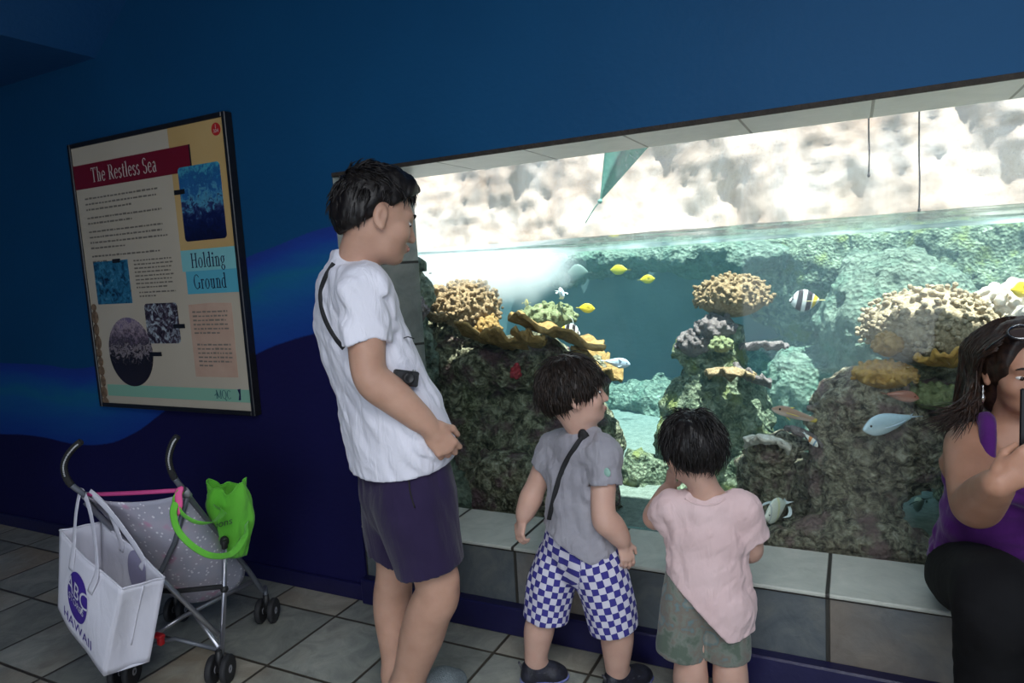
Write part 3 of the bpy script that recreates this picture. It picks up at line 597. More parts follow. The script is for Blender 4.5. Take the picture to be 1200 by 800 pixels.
def hairmat(name, c1, c2):
    m, nt, b = newmat(name); tc = N(nt, 'TexCoord').outputs['Object']; n = N(nt, 'TexNoise', {'Vector': tc, 'Scale': 70., 'Detail': 4.}).outputs['Fac']
    nt.links.new(ramp(nt, n, [(.35, c1), (.7, c2)]), b.inputs['Base Color']); nt.links.new(N(nt, 'Bump', {'Strength': .4, 'Distance': .004, 'Height': n}).outputs[0], b.inputs['Normal'])
    b.inputs['Roughness'].default_value = .45; b.inputs['Specular IOR Level'].default_value = .35; return m
M_hair = hairmat('black_hair', (.004, .003, .003), (.014, .011, .010)); M_hairb = hairmat('brown_black_hair', (.006, .004, .003), (.03, .018, .012)); M_hairw = hairmat('dark_brown_hair', (.008, .004, .003), (.04, .018, .010))
M_eye = pmat('eye_white', (.75, .72, .68), rough=.2); M_iris = pmat('dark_iris', (.015, .008, .005), rough=.1); M_lip = pmat('lip', (.40, .19, .15), rough=.45); M_brow = pmat('brow_hair', (.01, .007, .006), rough=.7)

def frame(F, U):
    F = unit(F); R = unit(np.cross(F, U)); return R, F, np.cross(R, F)          # right, forward, up
def head(g, c, F, U, s=1., jaw=1., nose=1., k=.012):
    R, F, U = frame(F, U); M = np.array([R, F, U]); P = lambda r, f, u: c+(R*r+F*f+U*u)*s; E = lambda p, r, kk=k, **q: g.ell(P(*p), V(*r)*s, M, kk*s, **q)
    E((0, -.008, .018), (.075, .094, .088)); E((0, .03, -.035), (.06, .06, .08), .03); E((0, .045, -.088*jaw), (.045, .042, .035), .03); E((0, .07, -.108*jaw), (.02, .018, .014), .02)
    E((0, .078, .006), (.05, .018, .014), .02)
    for q in (-1, 1):
        E((q*.032, .103, -.016), (.017, .014, .011), .012, carve=True); E((q*.04, .062, -.045), (.024, .026, .024), .02)
        E((q*.076, -.004, -.022), (.010, .019, .031), .006); E((q*.086, .002, -.020), (.006, .010, .018), .004, carve=True); E((q*.076, .004, -.047), (.008, .009, .011), .006)
    g.cap(P(0, .088, -.004), P(0, .106*nose, -.046), .0075*s, .0115*s, .012*s); E((.011, .093, -.05), (.009, .009, .007), .006); E((-.011, .093, -.05), (.009, .009, .007), .006)
    E((0, .092, -.071), (.021, .010, .0055), .006); E((0, .090, -.082), (.018, .010, .0065), .006)
    return P, M
def face_parts(root, P, M, s, brow=True):
    for q in (-1, 1):
        e = obj('eye', ellipsoid(P(q*.032, .0775, -.016), V(.0125, .0125, .0058)*s, M), M_eye, root); obj('iris', ellipsoid(P(q*.032, .087, -.017), V(.006, .0038, .0052)*s, M, 12, 8), M_iris, e)
        L = [P(q*(.018+.030*t), .098-.010*t*t, .006+.005*math.sin(PI*t)) for t in np.linspace(0, 1, 7)]; obj('eyebrow', tube(L, np.array([.002, .003, .0035, .0035, .003, .0022, .001])*s, 6), M_brow, root)
def hand(g, W, D, B, T, s=1., curl=(25, 35, 30), spread=1., thumb=.5, rad=1.):
    """W wrist, D towards the fingers, B out of the back of the hand, T towards the thumb"""
    D = unit(D); T = unit(T-D*(T @ D)); B0 = np.cross(D, T); B = B0 if B0 @ B > 0 else -B0; M = np.array([T, B, D]); k = .007*s
    g.ell(W+D*.048*s, V(.038, .0145, .054)*s, M, .012*s); g.cap(W-D*.01*s, W+D*.03*s, .024*s, .02*s, .015*s)
    for i, (t, L) in enumerate(((.029, .072), (.0098, .081), (-.0098, .075), (-.028, .058))):
        p = W+D*(.088-.004*abs(i-1))*s+T*t*s; d = unit(D+T*t*2.2*spread); a = 0
        g.cap(W+D*.045*s+T*t*.7*s, p, .010*s*rad, .0098*s*rad, k)
        for j, (fr, r0, r1) in enumerate(((.45, .0098, .0088), (.31, .0088, .0078), (.24, .0078, .0066))):
            a += math.radians(curl[j]+i*3); q = unit(d*math.cos(a)-B*math.sin(a)); e = p+q*L*fr*s; g.cap(p, e, r0*s*rad, r1*s*rad, k*.5); p = e
    p = W+D*.022*s+T*.026*s; q = unit(D*.75+T*(.9-.5*thumb)-B*.45*thumb); e = p+q*.042*s; g.cap(W+D*.01*s+T*.012*s, p, .014*s, .0135*s, k); g.cap(p, e, .0125*s*rad, .0105*s*rad, k)
    q2 = unit(D*.95+T*(.3-.3*thumb)-B*.5*thumb); g.cap(e, e+q2*.03*s, .0102*s*rad, .0082*s*rad, k)
def foot(g, ank, toe, s=1.):
    d = unit((toe-ank)*V(1, 1, 0)); heel = ank-d*.035*s; heel[2] = .03*s; ball = toe-d*.05*s; ball[2] = .026*s; tp = toe.copy(); tp[2] = .02*s
    w = V(-d[1], d[0], 0); g.cap(ank, heel, .034*s, .03*s, .03*s); g.cone_band(heel+d*.02*s, ball, .028*s, .026*s, w, 1.25, .03*s); g.cone_band(ball, tp, .026*s, .016*s, w, 1.6, .02*s); g.cap(ank+V(0, 0, .01), ball, .033*s, .022*s, .04*s)
def limb(g, P, r, k=.02):
    Q = spline(np.concatenate([np.asarray(P, float), np.asarray(r, float)[:, None]], 1), (len(P)-1)*5+1)
    for i in range(len(Q)-1): g.cap(Q[i, :3], Q[i+1, :3], Q[i, 3], Q[i+1, 3], k)
def spine(g, L, side, k=.03):
    """L = [(point, half depth, half width)]; side = sideways direction"""
    for a, b in zip(L, L[1:]):
        ra, rb = a[2]/a[1], b[2]/b[1]; g.cone_band(a[0], b[0], a[1], b[1], side, (ra+rb)/2, k)
def bounds(*pts, m=.1):
    P = np.array([np.asarray(p, float) for p in pts]); return P.min(0)-m, P.max(0)+m
def folds(amp, freq, dirn, seed):
    """cloth folds: noise drawn out along dirn"""
    d = unit(dirn)
    def fn(P):
        t = P @ d; Q = P-np.outer(t, d)*.72; return amp*(fbm(Q, freq, 3, seed)+.5*(1-2*np.abs(vnoise(Q, freq*1.9, seed+4))))
    return fn
def hairdo(root, P, M, s, mat, n, length, name='hair', r=(.083, .104, .097), front=.05, nape=-.075, seed=1, flow=None, wid=.0035, fringe=-.02, cap=None, h=.005, rough=.006, side=-.03, extra=None, lift=.35, cuts=None, ear=0.):
    """a cap of hair over the skull with loose locks; P(right, forward, up) places points on the head"""
    R = np.random.RandomState(seed); C = P(0, -.008, .018); rr = V(*r)*s
    g = SDF(C-rr.max()*1.5, C+rr.max()*1.5, h); g.ell(C, rr, M, .01)
    if extra: extra(g)
    g.ell(P(0, .118, -.085), V(.085, .085, .10)*s, M, .015*s, carve=True)                    # the face
    g.near(lambda Q: rough*(fbm((Q-C) @ M.T*V(1, 1, .35), 45, 3, seed)), .03)
    cuts = cuts or [((0, -.09, nape), (0, .25, -1))]; cuts = cuts+[((0, front, side), (0, .8, -.62))]
    for c_, n_ in cuts: g.cut(P(*c_), V(*n_) @ M)
    for q in (-1, 1): g.ell(P(q*.09, .006, -.034+ear*.2), V(.028, .028+ear*.1, .034+ear*.3)*s, M, .006, carve=True)  # round the ears
    v, f = g.mesh(1); parts = [(v, f)]
    for i in range(n):
        z = 1-2*R.uniform(.0, .72); a = R.uniform(0, 2*PI); q = V(math.sqrt(1-z*z)*math.cos(a), math.sqrt(1-z*z)*math.sin(a), z)
        p = q*rr/s+V(0, -.008, .018)
        if any((p-V(*c_)) @ unit(V(*n_)) > -.012 for c_, n_ in cuts): continue
        if abs(p[0]) > .055 and p[2] < ear and p[1] > -.035: continue
        fl = flow(p) if flow else unit(V(p[0]*3, p[1]*3+.02, -.6)); nrm = unit(q/rr); nrm = q
        L = length*R.uniform(.6, 1.25); pts = []; x = p-nrm*.004; fl = unit(fl-nrm*(fl @ nrm)+V(0, -.02, 0)); d = unit(fl+R.normal(0, .22, 3)+nrm*lift*R.uniform(.4, 1.4))
        for t in range(5):
            pts.append(P(*x)); x = x+d*L/4; d = unit(d+V(0, 0, -.12)-nrm*.22)
        parts.append(tube(pts, np.array([.8, 1, .85, .55, .12])*wid*s, 5))
    return obj(name, join(*parts), mat, root)
def hit(o, px, py, off=.006):
    """where the sight line through a photo pixel meets object o, lifted off by off"""
    dg = None; w = wpos(o); d = Vector(ray(px, py)).normalized(); ok, loc, nrm, _ = o.ray_cast(Vector(V(0, 0, EYE)-w), d)
    if not ok: return None
    return np.array(loc)+w+np.array(nrm)*off

def sleeves(g, L, k=.035):
    """add open-ended tubes (points, radii, share of the way where the hem lies) to garment g; g.f0 keeps the field a little past the hems"""
    f0 = g.f.copy(); f1 = g.f.copy(); lo, n, h = g.lo, g.n, g.h
    for P_, r_, e in L:
        d = unit(P_[-1]-P_[-2]); tot = np.cumsum([0]+[np.linalg.norm(P_[i+1]-P_[i]) for i in range(len(P_)-1)]); t = e/.9*tot[-1]
        i = max(0, int(np.searchsorted(tot, t))-1); c = P_[i]+(P_[i+1]-P_[i])*(t-tot[i])/(tot[i+1]-tot[i])
        for fld, ex in ((f0, .016), (f1, 0)):
            s = SDF(lo, lo+h*(n-1.01), h); s.f = np.full(n, 1., np.float32)
            for j in range(len(P_)-1): s.cap(P_[j], P_[j+1], r_[j], r_[j+1], .02)
            s.cut(c+d*ex, d); m = np.maximum(k-np.abs(fld-s.f), 0); fld[:] = np.minimum(fld, s.f)-m*m/(4*k)
    g.f = f1; g.f0 = f0; return g
def wrinkle(g, L, band=.04):
    I = np.nonzero(np.abs(g.f) < band); P = np.stack([g.lo[i]+g.h*I[i] for i in range(3)], -1); d = np.zeros(len(P), np.float32)
    for a in L: d += folds(*a)(P).astype(np.float32)
    g.f[I] += d; I0 = np.nonzero((np.abs(g.f0) < band) & (np.abs(g.f) >= band)); g.f0[I] += d; return g

# ---------------------------------------------------------------- the man in the white shirt
def man():
    q = pt; d0 = 2.06; fwd = unit(V(.42, .9, 0)); rt = V(fwd[1], -fwd[0], 0)
    nA = q(474, 812, 2.02); nA[2] = .085; fA = q(466, 797, 2.10); fA[2] = .085
    toeN = at_z(535, 797, .03); toeF = fA*V(1, 1, 0)+unit(V(-.45, .9, 0))*.17+V(0, 0, .03)
    J = dict(neck=q(414, 312, d0), hc=q(441, 249, 2.04), shR=q(424, 340, 1.91), shL=q(400, 334, 2.22), elR=q(434, 441, 1.87), wrR=q(502, 499, 1.89), elL=q(440, 425, 2.28), wrL=q(478, 500, 2.26),
             pel=q(474, 572, d0), hipR=q(482, 580, 1.98), hipL=q(466, 578, 2.13), knR=q(513, 684, 1.96), knL=q(463, 662, 2.12))
    root = thing('person', 'man in white T-shirt and dark purple shorts standing in profile before the tank window', 'person', ((nA+fA)/2)*V(1, 1, 0))
    lo, hi = bounds(*J.values(), nA*V(1, 1, 0), fA*V(1, 1, 0), toeN, toeF, m=.16); hi[2] = J['hc'][2]+.17; lo[2] = -.02
    g = SDF(lo, hi, .0045)
    hf = unit(V(.62, .74, -.28)); hu = V(-.2, -.12, 1)
    P, M = head(g, J['hc'], hf, hu, 1.12)
    g.cap(P(0, -.022, -.06), J['neck']+V(0, 0, -.02), .054, .062, .03)
    spine(g, [(q(415, 335, d0), .06, .13), (q(420, 380, d0), .085, .14), (q(446, 470, d0), .085, .13), (q(472, 560, d0), .095, .14)], rt, .04)
    g.cap(J['shR'], J['shL'], .05, .05, .04)
    limb(g, [J['shR'], J['shR']*.5+J['elR']*.5, J['elR'], J['elR']*.62+J['wrR']*.38, J['wrR']], [.052, .047, .041, .043, .029])
    limb(g, [J['shL'], J['elL'], J['elL']*.6+J['wrL']*.4, J['wrL']], [.05, .042, .04, .027])
    hand(g, J['wrR'], ray(527, 532)*1.0-ray(502, 499)+unit(HEAD)*.01, -HEAD*.85+V(.2, 0, .45), V(.55, .55, .55), 1.0, (38, 55, 40), thumb=.8)
    hand(g, J['wrL'], V(.25, .2, -.9), rt*-1, fwd, 1.0, (25, 30, 25))
    c1 = q(497, 732, 1.985); limb(g, [J['hipR'], J['knR'], q(503, 715, 1.97), q(494, 745, 1.995), q(482, 785, 2.01), nA], [.085, .058, .056, .058, .044, .038], .025)
    limb(g, [J['hipL'], J['knL'], q(460, 700, 2.14), q(461, 730, 2.13), q(464, 768, 2.11), fA], [.085, .052, .052, .047, .037, .034], .025)
    g.ell(q(527, 678, 1.945), (.024, .024, .03), None, .02); foot(g, nA, toeN, 1.05); foot(g, fA, toeF, 1.05)
    obj('body', g.mesh(1), S_man, root); face_parts(root, P, M, 1.12)
    obj('lips', ellipsoid(P(0, .0985, -.0765), V(.019, .006, .007)*1.12, M), M_lip, root)
    # T-shirt
    lo, hi = bounds(J['shR'], J['shL'], q(466, 545, d0), J['elR'], J['neck'], q(523, 496, d0), m=.22); g = SDF(lo, hi, .005)
    spine(g, [(q(416, 322, d0), .07, .13), (q(417, 345, d0), .098, .175), (q(419, 372, d0), .112, .19), (q(429, 408, d0), .116, .19), (q(441, 440, d0), .122, .185), (q(457, 482, d0), .142, .19), (q(468, 515, d0), .146, .20), (q(471, 560, d0), .142, .20)], rt, .03)
    g.cap(J['shR'], J['shL'], .066, .064, .05); g.cap(q(414, 318, d0), q(414, 303, d0), .08, .066, .03)
    sR = J['elR']-J['shR']; sL = J['elL']-J['shL']
    sleeves(g, [([J['shR'], J['shR']+sR*.4, J['shR']+sR*.9], [.068, .064, .066], .62), ([J['shL'], J['shL']+sL*.9], [.066, .064], .62)])
    wrinkle(g, [(.008, 8, V(.35, .15, -1), 3), (.006, 17, V(.6, .2, -.7), 8)])
    hemn = unit(np.cross(q(515, 533, d0)-q(420, 549, d0), rt)); hemn = hemn if hemn[2] < 0 else -hemn; g.cut(q(468, 541, d0), hemn)
    g.cut(q(417, 297, d0)+0, V(fwd[0]*.28, fwd[1]*.28, 1), J['neck'], .16); g.shell(.011)
    sh = obj('t_shirt', g.mesh(2), clothmat('white_cotton', (.72, .71, .78), (.78, .77, .84), 500, 4, bump=.9), root)
    L = [q(447, 384, 1.838), ]
    # shorts
    lo, hi = bounds(q(468, 520, d0), J['knR'], J['knL'], J['hipR'], J['hipL'], m=.2); g = SDF(lo, hi, .005)
    spine(g, [(q(466, 520, d0), .115, .165), (q(472, 545, d0), .122, .175), (q(477, 575, d0), .132, .175), (q(480, 590, d0), .125, .165)], rt, .03)
    limb(g, [q(484, 590, 1.985), q(494, 625, 1.975), q(505, 662, 1.965), q(510, 690, 1.96)], [.108, .102, .093, .093], .03); limb(g, [q(466, 590, 2.13), q(465, 620, 2.13), q(465, 660, 2.13)], [.105, .092, .078], .03)
    g.near(folds(.006, 10, V(.2, .2, -1), 13), .04); g.keep()
    tN = q(508, 672, 1.965)-q(490, 605, 1.98); g.cut(q(505, 665, 1.965), tN, q(508, 690, 1.955), .155); g.cut(q(465, 640, 2.13), V(0, 0, -1), q(464, 668, 2.15), .125); g.cut(q(468, 526, d0), V(0, 0, 1)); g.shell(.010)
    sho = obj('shorts', g.mesh(2), clothmat('purple_twill', (.022, .014, .045), (.030, .020, .058), 600, 6, bump=.4), root)
    pk = [hit(sho, x, y, .002) for x, y in ((478, 545), (479, 560), (481, 578), (486, 595))]
    if all(p is not None for p in pk): obj('pocket_seam', tube(spline(pk, 14), .0022, 6), M_brow, sho)
    # clogs
    Mclog = pmat('grey_mesh_shoe', (.12, .15, .16), (.2, .23, .24), 160, .7, .5, 220)
    for a, t, m in ((nA, toeN, Mclog), (fA, toeF, pmat('yellow_trim_shoe', (.3, .27, .1), (.42, .36, .12), 60, .7, .4))):
        g = SDF(*bounds(a*V(1, 1, 0), t, m=.13), .005); dd = unit((t-a)*V(1, 1, 0)); w_ = V(-dd[1], dd[0], 0); hl = a*V(1, 1, 0)-dd*.05+V(0, 0, .04); bl = t-dd*.055; bl[2] = .042; tp = t.copy(); tp[2] = .036
        g.cone_band(hl, bl, .042, .042, w_, 1.1, .03); g.cone_band(bl, tp, .042, .032, w_, 1.35, .03); g.cap(a+V(0, 0, -.03), bl, .05, .042, .04); g.keep(); g.cut(a+V(0, 0, -.005), V(dd[0]*-.3, dd[1]*-.3, 1)); g.cut((0, 0, .003), (0, 0, -1)); g.shell(.009)
        so_ = obj('shoe', g.mesh(1), m, root)
    # hair: short at the nape, fuller on top, a fringe over the brow
    def fl(p): return unit(V(p[0]*2, (.6 if p[2] > .06 else -.15), -.25 if p[2] > .06 else -1))
    hairdo(root, P, M, 1.12, M_hair, 1700, .04, ear=.045, cuts=[((0, -.02, -.028), (0, .66, -.75)), ((0, -.09, -.098), (0, .1, -1)), ((0, .02, -.03), (0, .5, -.86))], r=(.086, .108, .106), nape=-.078, seed=3, flow=fl, wid=.0028, front=.062, side=-.02, lift=.4, extra=lambda g: (g.ell(P(0, .035, .075), V(.07, .07, .045)*1.12, M, .03), g.ell(P(0, -.06, -.02), V(.07, .05, .06)*1.12, M, .03)))
    return root, sh, J, P, M
man_root, man_shirt, manJ, manP, manM = man()
# ---------------------------------------------------------------- the boy in checkered shorts, walking and looking up to the right
def checkmat():
    m, nt, b = newmat('checked_cotton'); at = N(nt, 'Attribute', attribute_name='pat').outputs['Vector']
    wob = N(nt, 'TexNoise', {'Vector': at, 'Scale': .35, 'Detail': 2.}).outputs['Color']; vec = N(nt, 'VectorMath', {0: at, 1: N(nt, 'VectorMath', {0: wob, 1: (.55, .55, 0)}, operation='MULTIPLY').outputs[0]}, operation='ADD').outputs[0]
    vec = N(nt, 'VectorMath', {0: vec, 1: (0, 0, .5)}, operation='ADD').outputs[0]
    ch = N(nt, 'TexChecker', {'Vector': vec, 'Color1': c4((.62, .60, .68)), 'Color2': c4((.035, .03, .22)), 'Scale': 1.}).outputs[0]
    nt.links.new(ch, b.inputs['Base Color']); b.inputs['Roughness'].default_value = .85
    tc = N(nt, 'TexCoord').outputs['Object']; n = N(nt, 'TexNoise', {'Vector': tc, 'Scale': 25., 'Detail': 3.}).outputs['Fac']; nt.links.new(N(nt, 'Bump', {'Strength': .35, 'Distance': .01, 'Height': n}).outputs[0], b.inputs['Normal']); return m
def sneaker(root, ank, toe, s, mats, name='shoe'):
    """low trainer: upper, pale sole, straps, laces tab and the sock above"""
    Mu, Ms, Mt, Mk = mats; g = SDF(*bounds(ank*V(1, 1, 0), toe*V(1, 1, 0), m=.11*s+.02), .0035); d = unit((toe-ank)*V(1, 1, 0)); w_ = V(-d[1], d[0], 0); z = V(0, 0, 1)
    hl = ank*V(1, 1, 0)-d*.028*s+z*.034*s; bl = toe*V(1, 1, 0)-d*.045*s+z*.03*s; tp = toe*V(1, 1, 0)-d*.012*s+z*.026*s
    g.cone_band(hl, bl, .036*s, .033*s, w_, 1.08, .02); g.cone_band(bl, tp, .033*s, .024*s, w_, 1.35, .02); g.cap(ank+z*-.012*s, bl, .038*s, .030*s, .03); g.cap(hl, hl+z*.035*s, .03*s, .028*s, .015); g.keep()
    g.cut(ank+z*.012*s, z-d*.25); g.cut((0, 0, .004), -z); g.shell(.007)
    sh = obj(name, g.mesh(1), Mu, root)
    g = SDF(*bounds(hl*V(1, 1, 0), tp*V(1, 1, 0), m=.09*s), .003); g.cone_band(hl*V(1, 1, 0)+z*.02*s-d*.004, bl*V(1, 1, 0)+z*.02*s, .038*s, .036*s, w_, 1.1, .02); g.cone_band(bl*V(1, 1, 0)+z*.02*s, tp*V(1, 1, 0)+z*.02*s+d*.004, .036*s, .026*s, w_, 1.38, .02)
    g.cut((0, 0, .016*s+.002), z); g.cut((0, 0, .001), -z); obj('sole', g.mesh(1), Ms, sh)
    for t in (.35, .55, .75):
        c = hl*(1-t)+bl*t; top = .046-.02*t; L = [c+w_*x*.041*s+z*(top*s*(1-.55*abs(x)**2.2)+.012*s) for x in np.linspace(-1, 1, 11)]; obj('strap', tube(L, .0062*s, 8, (z, .35)), Mt, sh)
    obj('heel_tab', tube([hl-d*.03*s+z*.03*s, hl-d*.034*s+z*.05*s, hl-d*.042*s+z*.062*s], .009*s, 8, (d, .5)), Mt, sh)
    k = SDF(*bounds(ank, m=.09), .0035); k.cap(ank+z*-.03*s, ank+z*.035*s, .031*s, .031*s); k.cut(ank+z*.04*s, z); obj('sock', k.mesh(1), Mk, root); return sh
def boy_grey():
    q = pt; d0 = 2.12; F = unit(V(.32, .95, 0)); rt = V(F[1], -F[0], 0)
    aL = q(627, 770, 2.165); aL[2] = .075; aR = q(723, 790, 2.085); aR[2] = .075; tL = at_z(662, 788, .02); tR = aR*V(1, 1, 0)+unit(V(.55, .83, 0))*.13
    J = dict(neck=q(685, 500, d0), hc=q(671, 458, 2.10), shR=q(709, 529, 2.03), shL=q(649, 521, 2.20), elR=q(707, 602, 2.0), wrR=q(730, 634, 2.02), elL=q(627, 572, 2.22), wrL=q(613, 606, 2.21), pel=q(676, 640, d0), hipR=q(700, 650, 2.08), hipL=q(655, 645, 2.16), knR=q(721, 725, 2.05), knL=q(636, 720, 2.15))
    root = thing('person', 'boy in grey T-shirt and blue white checkered shorts walking past the ledge', 'person', ((aL+aR)/2)*V(1, 1, 0))
    lo, hi = bounds(*J.values(), aL*V(1, 1, 0), aR*V(1, 1, 0), tL, tR, m=.13); hi[2] = J['hc'][2]+.15; lo[2] = -.02; g = SDF(lo, hi, .0032)
    s = .92; P, M = head(g, J['hc'], unit(V(.86, .48, .12)), V(-.16, 0, 1), s, jaw=.92)
    g.cap(P(0, -.028, -.06), J['neck']+V(0, 0, -.02), .041, .045, .03)
    spine(g, [(q(682, 525, d0), .04, .07), (q(679, 560, d0), .06, .085), (q(676, 605, d0), .062, .085), (q(676, 645, d0), .068, .09)], rt, .03); g.cap(J['shR'], J['shL'], .034, .034, .03)
    limb(g, [J['shR'], J['elR'], J['elR']*.55+J['wrR']*.45, J['wrR']], [.036, .031, .030, .021]); limb(g, [J['shL'], J['elL'], J['elL']*.55+J['wrL']*.45, J['wrL']], [.036, .029, .028, .020])
    D = CR*.5-CD*-.85; hand(g, J['wrR'], CR*.25+CD*.95, -HEAD*.6+CR*.5, CR*.75-CD*.1+HEAD*.3, .66, (18, 28, 22), thumb=.5); hand(g, J['wrL'], CR*-.2+CD*.9-HEAD*.1, -CR*.8, HEAD*.6-CR*.3+V(0, 0, .1), .66, (25, 38, 30), thumb=.4)
    limb(g, [J['hipR'], J['knR'], q(723, 752, 2.065), aR], [.06, .043, .043, .029], .02); limb(g, [J['hipL'], J['knL'], q(631, 742, 2.16), aL], [.06, .041, .040, .028], .02)
    foot(g, aR, tR*V(1, 1, 0)+V(0, 0, .02), .66); foot(g, aL, tL, .66)
    obj('body', g.mesh(1), S_kid, root); face_parts(root, P, M, s); obj('lips', ellipsoid(P(0, .0985, -.0765), V(.018, .006, .007)*s, M), M_lip, root)
    # T-shirt
    lo, hi = bounds(J['shR'], J['shL'], J['elR'], J['elL'], q(675, 660, d0), J['neck'], m=.15); g = SDF(lo, hi, .004)
    spine(g, [(q(685, 505, d0), .045, .075), (q(682, 524, d0), .066, .105), (q(679, 560, d0), .078, .116), (q(677, 600, d0), .085, .115), (q(676, 635, d0), .102, .134), (q(677, 665, d0), .106, .140)], rt, .02); g.cap(J['shR'], J['shL'], .043, .043, .03)
    sR, sL = J['elR']-J['shR'], J['elL']-J['shL']; sleeves(g, [([J['shR'], J['shR']+sR*.9], [.046, .053], .50), ([J['shL'], J['shL']+sL*.9], [.046, .047], .52)], .03)
    wrinkle(g, [(.006, 14, V(.35, .1, -.8), 23), (.003, 30, V(.8, .1, .3), 28)]); n = np.cross(q(720, 657, d0)-q(632, 615, d0), HEAD); n = n if n[2] < 0 else -n; g.cut(q(677, 638, d0), n); g.ell(q(686, 484, d0)+F*.012, (.060, .058, .052), None, .01, carve=True); g.shell(.0085)
    sh = obj('t_shirt', g.mesh(1), clothmat('grey_marl', (.29, .28, .31), (.34, .33, .36), 300, 12, bump=.8), root)
    pr = hit(sh, 711, 553, .003)
    if pr is not None: obj('mint_print', ellipsoid(pr, (.014, .005, .014), np.array([rt, F, V(0, 0, 1)]), 12, 8), pmat('mint_print', (.3, .5, .42), rough=.8), sh)
    # shorts with a check that follows each leg
    lo, hi = bounds(q(676, 610, d0), J['knR'], J['knL'], J['hipL'], J['hipR'], m=.15); g = SDF(lo, hi, .004)
    lr = [q(697, 655, 2.075), q(711, 695, 2.055), q(721, 742, 2.05)]; ll = [q(655, 655, 2.165), q(645, 690, 2.155), q(640, 735, 2.15)]
    spine(g, [(q(675, 610, d0), .078, .112), (q(676, 640, d0), .086, .118), (q(677, 660, d0), .08, .11)], rt, .02); limb(g, lr, [.082, .074, .070], .02); limb(g, ll, [.080, .072, .066], .02)
    g.near(folds(.005, 15, V(.1, .1, -1), 33), .03); g.keep(); g.cut(q(720, 736, 2.05), lr[2]-lr[1], lr[2], .12); g.cut(q(640, 724, 2.15), ll[2]-ll[1]+V(0, 0, -.03), ll[2], .115); g.cut(q(676, 618, d0), V(0, 0, 1)); g.shell(.0085)
    v, f = g.mesh(1); mid = (lr[0]+ll[0])/2; side = (v-mid) @ CR + ((v[:, 2]-mid[2])*-.04) > 0; pat = np.zeros_like(v)
    for m_, A_, B_, sg in ((side, lr[0], lr[2], 1), (~side, ll[0], ll[2], -1)):
        ax = unit(B_-A_); Q = v[m_]-A_; t = Q @ ax; w_ = Q-np.outer(t, ax); ang = np.arctan2(w_ @ unit(np.cross(HEAD, ax)), -(w_ @ HEAD)); pat[m_] = np.stack([ang*.082/.0205, t/.0215, ang*0], -1)
    obj('shorts', (v, f, None, {'pat': pat}), checkmat(), root)
    mats = (pmat('black_trainer', (.008, .008, .012), (.02, .02, .035), 40, .5, .2, 150), pmat('blue_sole', (.10, .12, .42), (.3, .32, .5), 30, .6), pmat('grey_strap_band', (.05, .05, .06), (.09, .09, .10), 90, .5), clothmat('grey_sock', (.07, .075, .09), (.12, .125, .14)))
    sneaker(root, aL, tL, .80, mats); sneaker(root, aR, tR, .80, mats)
    fl = lambda p: unit(V(p[0]*2, p[1]*1.5+.02*(1 if p[2] > .05 else 0), -.9))
    hairdo(root, P, M, s, M_hairb, 2600, .06, r=(.094, .115, .107), seed=5, flow=fl, wid=.0021, front=.062, side=-.012, lift=.16, cuts=[((0, -.02, -.052), (0, .32, -.95)), ((0, -.085, -.082), (0, .2, -1))])
    return root, sh, J
grey_root, grey_shirt, greyJ = boy_grey()
def strap_over(name, label, surf, pix, r, mat, off, cat='strap', flat=.35, n=40):
    pts = [hit(surf, x, y, off) for x, y in pix]; pts = [p for p in pts if p is not None]
    return tag(obj(name, tube(spline(pts, n), r, 8, (HEAD, flat)), mat, loc=pts[0]), label, cat)
M_strap = pmat('black_webbing', (.006, .006, .007), (.014, .014, .016), 200, .7, .3, 400)
ss = strap_over('shoulder_strap', 'black strap running diagonally down the back of the grey T-shirt', grey_shirt, [(690, 510), (684, 513), (674, 525), (662, 545), (653, 570), (648, 595), (645, 608)], .008, M_strap, .005)

kb = hit(grey_shirt, 684, 511, .004)
if kb is not None: obj('buckle', ellipsoid(kb, (.017, .008, .022), None, 12, 8), M_strap, ss)

